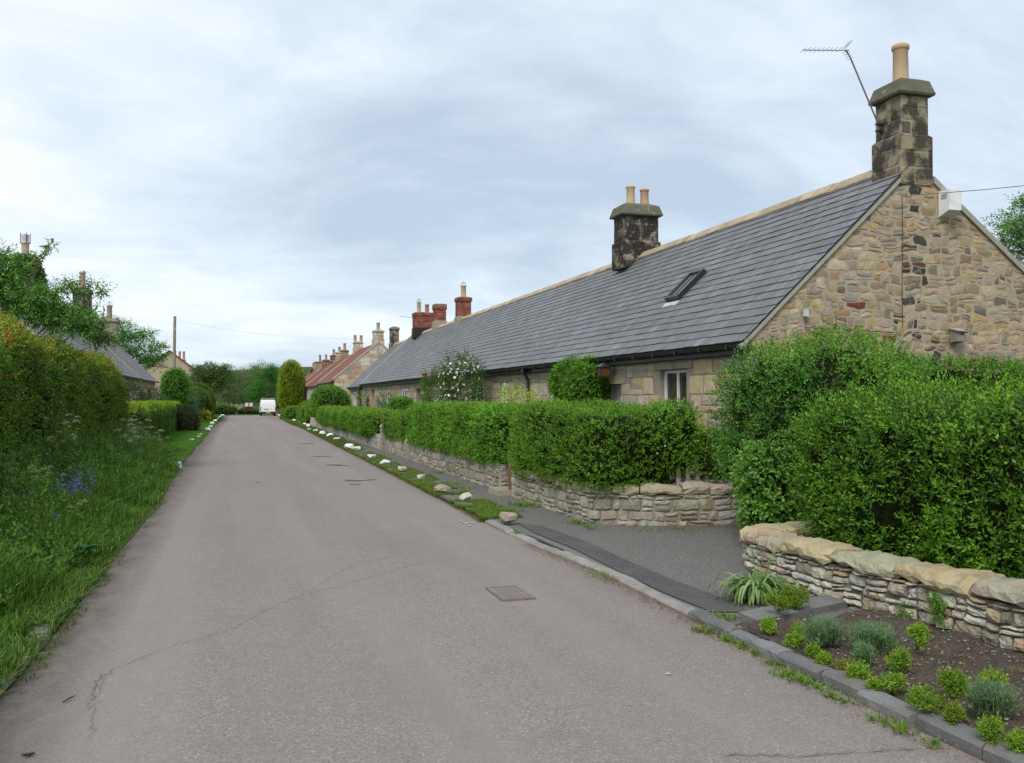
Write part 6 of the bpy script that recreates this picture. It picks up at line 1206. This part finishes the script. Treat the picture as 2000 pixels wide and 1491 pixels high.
for i, (px_, py_) in enumerate(((240, 818), (262, 812), (278, 830), (250, 845), (290, 845), (225, 835), (270, 852))):
    q = vp(px_, py_, -2.55); parsley(-2.45+.1*(i % 3), q[1], max(.4, q[2]-.2), 8, .07, ('frothy cow parsley where the tall hedge ends, %s of seven from the road' % num[(6-i)]), (.6, .6, .46), .3)
def bluebells(px, py, X, n, label):
    q = vp(px, py, X); x, y = X, q[1]; z0 = float(vh(np.array([x]), np.array([y]))[0]); t = thing('bluebell', label, 'bluebells', (x, y, z0), 'bluebells in the left verge'); sb, fb = B(), B()
    for i in range(n):
        a, o = RG.uniform(0, 6.28), RG.uniform(0, .3); h = max(.32, q[2]-z0+.08)*RG.uniform(.85, 1.15); p = np.array([x+o*cos(a), y+o*sin(a)*1.4, z0]); top = p+[RG.normal()*.03, RG.normal()*.03, h]; sb.tube([p, top], [.003, .002], 4, (.06, .14, .04))
        m = 9; P = p+(top-p)*RG.uniform(.72, 1.0, (m, 1))+RG.normal(size=(m, 3))*.011; D = unit(np.c_[RG.normal(size=(m, 2)), -1.0+0*RG.normal(size=m)]); S2 = unit(RG.normal(size=(m, 3))); V, F = leafquads(P, D, S2, rnd(m, .022, .032), rnd(m, .013, .02)); fb.add(V, F, pick([(.20, .19, .56), (.27, .24, .62), (.16, .16, .48)], m))
    sb.V += fb.V; sb.F += [f+sb.n for f in fb.F]; sb.T += fb.T; sb.M += [q_+1 for q_ in fb.M]; sb.n += fb.n; sb.build('flower_stem', [LEAF, PETAL], t)
for a in ((140, 945, -2.05, 22, 'thickest patch of violet bluebells in the long grass'), (118, 955, -2.1, 12, 'bluebells just left of the thickest patch'), (150, 966, -2.0, 9, 'small bluebell group below the thickest patch'), (58, 1028, -2.0, 14, 'bright bluebell group low at the left edge'), (25, 980, -2.3, 7, 'faint bluebells farthest left'), (240, 902, -2.3, 8, 'hazy bluebells high up near the cow parsley'), (145, 925, -2.25, 12, 'dim bluebells behind the thickest patch')): bluebells(a[0], a[1], a[2], a[3]+8, a[4])
# dock plant
q = G(160, 1085, .1); t = thing('dock_plant', 'broad leaved dark dock plant in the grass by the left road edge', 'dock plant', (q[0], q[1], .1)); b = B()
for i in range(14):
    a = i*2.4; L_ = RG.uniform(.12, .2); D = np.array([cos(a), sin(a), 0]); S2 = np.array([-sin(a), cos(a), 0]); pos = np.array([q[0], q[1], .12]); el = RG.uniform(.6, 1.1); V = []
    for k in range(7):
        u_ = k/6; wv = .035*sin(pi*min(1, u_*.95+.04))**.7+.002; V += [pos+S2*wv+[0, 0, .012], pos, pos-S2*wv+[0, 0, .012]]; pos = pos+(D*cos(el)+np.array([0, 0, sin(el)]))*L_/6; el -= .28
    b.add(V, [[3*k+j, 3*k+j+1, 3*k+j+4, 3*k+j+3] for k in range(6) for j in range(2)], np.array((.035, .11, .03))*RG.uniform(.8, 1.2))
b.build('leaves', LEAF, t)
b = B(); q0, q1 = np.array(G(122, 1377)), np.array(G(148, 1363)); b.tube([q0+[0, 0, .012], (q0+q1)/2+[0, 0.01, .014], q1+[0, 0, .012]], [.003, .004, .002], 5, (.05, .035, .025)); tag(b.build('twig', BARK), 'short dark twig lying on the asphalt at the lower left', 'twig')
b = B(); q0 = np.array(G(55, 1478))
for k in range(9): a = k*.7; b.tube([q0+[0, 0, .008], q0+[.03*cos(a), .03*sin(a), .012]], [.004, .0015], 4, (.04, .03, .022))
tag(b.build('leaf_debris', BARK), 'small clot of dark dead leaves on the road at the bottom left', 'debris')

# ================================================================== POLE, WIRES, VAN, STREET END
p = AY(341, 700, 78); zt = AY(341, 618, 78)[2]; t = thing('telegraph_pole', 'bare weathered wooden telegraph pole rising on the left', 'pole', (p[0], 78, -.25)); b = B()
b.tube([(p[0]-.06, 78, -.4), (p[0], 78, zt)], [.15, .11], 10, (.25, .21, .175)); b.build('shaft', WOOD, t); b = B(); b.box(p[0]-.07, p[0]+.07, 77.86, 77.89, zt-1.2, zt-.9, (.3, .3, .3)); b.lathe([(.03, 0), (.035, .04), (.02, .07), (0, .08)], (p[0]+.02, 77.87, zt-.35), 8, (.5, .5, .48)); b.build('fittings', METAL, t)
a0 = np.array((p[0]+.02, 77.87, zt-.32)); a1 = np.array(AY(700, 662, 77.5)); pts = [a0+(a1-a0)*u_+[0, 0, -1.6*u_*(1-u_)] for u_ in np.linspace(0, 1, 20)]; b = B(); b.tube(pts, .006, 5, (.25, .25, .27)); tag(b.build('overhead_wire', METAL), 'long sagging telephone wire from the wooden pole to the pantiled cottage stack', 'wire')

vx, vy, vz = AY(523.5, 800, 118)[0], 118.0, float(gz(118))
t = thing('parked_van', 'white panel van with a roof rack parked at the far end of the road', 'van', (vx, vy+2.4, vz))
b = B(); hw = .93; prof = [(0, .38), (0, 1.05), (.04, 1.5), (.16, 1.9), (.3, 1.98), (2.6, 2.0), (3.3, 1.92), (4.0, 1.25), (4.75, 1.05), (4.9, .8), (4.9, .38)]
V = []
for s_, k in ((-1, 1.0), (1, 1.0)):
    for (y_, z_) in prof: V.append((vx+s_*hw*(1.0 if z_ < 1.15 else 1-.13*(z_-1.15)), vy+y_, vz+z_))
n = len(prof); b.add(V, [[i, i+1, n+i+1, n+i] for i in range(n-1)]+[[n-1, 0, n, 2*n-1]], (.74, .75, .76)); b.add(V[:n], [list(range(n))], (.74, .75, .76)); b.add(V[n:], [list(range(n))], (.74, .75, .76)); bo = b.build('body', METAL, t)
bv = bo.modifiers.new('bevel', 'BEVEL'); bv.width = .05; bv.segments = 2; bo.modifiers.new('w', 'WELD').merge_threshold = .001
b = B(); b.box(vx-.95, vx+.95, vy-.06, vy+.1, vz+.3, vz+.52, (.03, .03, .035)); b.build('bumper', METAL, t)
for s_ in (-1, 1):
    b = B(); c0_, c1_ = sorted((vx+s_*.03, vx+s_*.80)); b.add([(c0_, vy-.004, vz+.55), (c1_, vy-.004, vz+.55), (c1_, vy-.004, vz+1.06), (c1_, vy+.033, vz+1.5), (c1_, vy+.12, vz+1.8), (c0_, vy+.12, vz+1.8), (c0_, vy+.033, vz+1.5), (c0_, vy-.004, vz+1.06)], [list(range(8))], (.78, .79, .8)); d_ = b.build('rear_door', METAL, t)
    b = B(); c0_, c1_ = sorted((vx+s_*.14, vx+s_*.68)); b.add([(c0_, vy+.012, vz+1.2), (c1_, vy+.012, vz+1.2), (c1_, vy+.085, vz+1.68), (c0_, vy+.085, vz+1.68)], [[0, 1, 2, 3]], (.5, .52, .55)) ; b.build('door_glass', METAL, d_)
    b = B(); c0_, c1_ = sorted((vx+s_*.83, vx+s_*.925)); b.box(c0_, c1_, vy-.02, vy+.05, vz+.62, vz+1.12, (.4, .015, .012)); b.build('tail_light', METAL, t)
    for yy in (.95, 4.05):
        wb = B(); x0_, x1_ = sorted((vx+s_*.70, vx+s_*.93)); an = np.linspace(0, 2*pi, 15)[:-1]
        Vv = [(x, vy+yy+.33*cos(a_), vz+.33+.33*sin(a_)) for x in (x0_, x1_) for a_ in an]; wb.add(Vv, [[i, (i+1) % 14, 14+(i+1) % 14, 14+i] for i in range(14)], (.02, .02, .02)); wb.add(Vv[:14], [list(range(14))], (.02, .02, .02)); wb.add(Vv[14:], [list(range(14))], (.02, .02, .02)); wo = wb.build('wheel', METAL, t)
        wb = B(); Vv = [(vx+s_*.935, vy+yy+.2*cos(a_), vz+.33+.2*sin(a_)) for a_ in an]; wb.add(Vv, [list(range(14))], (.3, .3, .31)); wb.build('rim', METAL, wo)
    b = B(); b.box(*sorted((vx+s_*.93, vx+s_*1.1)), vy+3.5, vy+3.56, vz+1.15, vz+1.45, (.03, .03, .03)); b.build('wing_mirror', METAL, t)
b = B(); b.box(vx-.26, vx+.26, vy-.075, vy-.062, vz+.36, vz+.47, (.6, .5, .08)); b.build('number_plate', METAL, t)
b = B(); b.box(vx-.55, vx+.05, vy-.03, vy-.006, vz+.78, vz+.88, (.2, .2, .22)); b.box(vx+.2, vx+.4, vy-.03, vy-.006, vz+.84, vz+.88, (.3, .3, .3)); b.build('door_handle', METAL, t)
b = B()
for yy in (.5, 1.7, 2.9): b.box(vx-.75, vx+.75, vy+yy, vy+yy+.07, vz+2.1, vz+2.15, (.45, .45, .42)); [b.box(vx+s_*.72-.02, vx+s_*.72+.02, vy+yy, vy+yy+.05, vz+1.95, vz+2.1, (.3, .3, .3)) for s_ in (-1, 1)]
for s_ in (-.55, .55): b.box(vx+s_-.16, vx+s_+.16, vy+.3, vy+3.1, vz+2.15, vz+2.2, (.5, .48, .44))
b.build('roof_rack', METAL, t)
# rails at the street end
t = thing('rail_fence', 'pale weathered post and rail fence closing the end of the street', 'fence', (-.2, 146, float(gz(146)))); z0 = float(gz(146)); b = B()
x0_, x1_ = AY(432, 800, 146)[0], AY(482, 800, 146)[0]
for k in range(4): b.box(x0_, x1_, 146, 146.05, z0+.35+k*.28, z0+.46+k*.28, (.40, .36, .30))
b.build('rail', WOOD, t)
for k in range(6): b = B(); xx = x0_+(x1_-x0_)*k/5; b.box(xx-.07, xx+.07, 145.88, 145.99, z0, z0+1.5, (.36, .32, .27)); b.build('post', WOOD, t)
t = thing('garden_bench', 'pale wooden bench in front of the rails at the street end', 'bench', (AY(461, 800, 142)[0], 142, float(gz(142)))); xb_ = AY(461, 800, 142)[0]; z0 = float(gz(142)); b = B(); b.box(xb_-.75, xb_+.75, 141.6, 142, z0+.42, z0+.47, (.45, .42, .40)); b.build('seat', WOOD, t)
b = B(); [b.box(xb_-.75, xb_+.75, 142.02, 142.06, z0+.55+k*.14, z0+.65+k*.14, (.5, .47, .46)) for k in range(3)]; b.build('backrest', WOOD, t)
for s_ in (-.68, .68): b = B(); b.box(xb_+s_-.04, xb_+s_+.04, 141.6, 142.06, z0, z0+.42, (.3, .28, .26)); b.build('leg', WOOD, t)
t = thing('notice_board', 'maroon notice board with two pale panels at the end of the street', 'notice board', (AY(486, 800, 138)[0], 138, float(gz(138)))); xn = AY(486, 800, 138)[0]; z0 = float(gz(138)); b = B()
b.box(xn-.55, xn+.55, 138, 138.08, z0+.75, z0+1.12, (.10, .03, .03)); b.box(xn-.06, xn+.06, 138, 138.08, z0+1.12, z0+1.65, (.10, .03, .03)); b.build('board', WOOD, t)
for s_ in (-1, 1):
    b = B(); c0_, c1_ = sorted((xn+s_*.07, xn+s_*.53)); b.box(c0_, c1_, 137.97, 138.05, z0+1.13, z0+1.66, (.68, .62, .58)); b.build('panel', PLAIN, t)
    b = B(); b.box(xn+s_*.4-.05, xn+s_*.4+.05, 138.09, 138.16, z0, z0+1.1, (.07, .03, .03)); b.build('post', WOOD, t)

b = B(); n = 260; y = RG.uniform(1, 5.5, n); x = RG.uniform(3.32, 4.36, n); shoots(b, np.c_[x, y, bedz(x, y)], np.tile([0, 0, 1.], (n, 1)), 5, .022, .014, .008, [(.09, .19, .02), (.14, .22, .03), (.07, .14, .03)], None, .3, .9)
m = 900; y = RG.uniform(1, 5.55, m); x = RG.uniform(3.3, 4.38, m); D = unit(np.c_[RG.normal(size=(m, 2)), RG.normal(size=m)*.2]); S2 = unit(np.cross(D, np.tile([0, 0, 1.], (m, 1)))+RG.normal(size=(m, 3))*.2); V, F = leafquads(np.c_[x, y, bedz(x, y)+.004], D, S2, rnd(m, .01, .03), rnd(m, .005, .012)); b.add(V, F, pick([(.22, .13, .07), (.16, .11, .07), (.30, .22, .13), (.09, .065, .05)], m))
tag(b.build('bed_litter', LEAF, origin=(3.9, 3, 0)), 'tiny seedlings and dead leaves scattered over the planting bed', 'litter', kind='stuff')
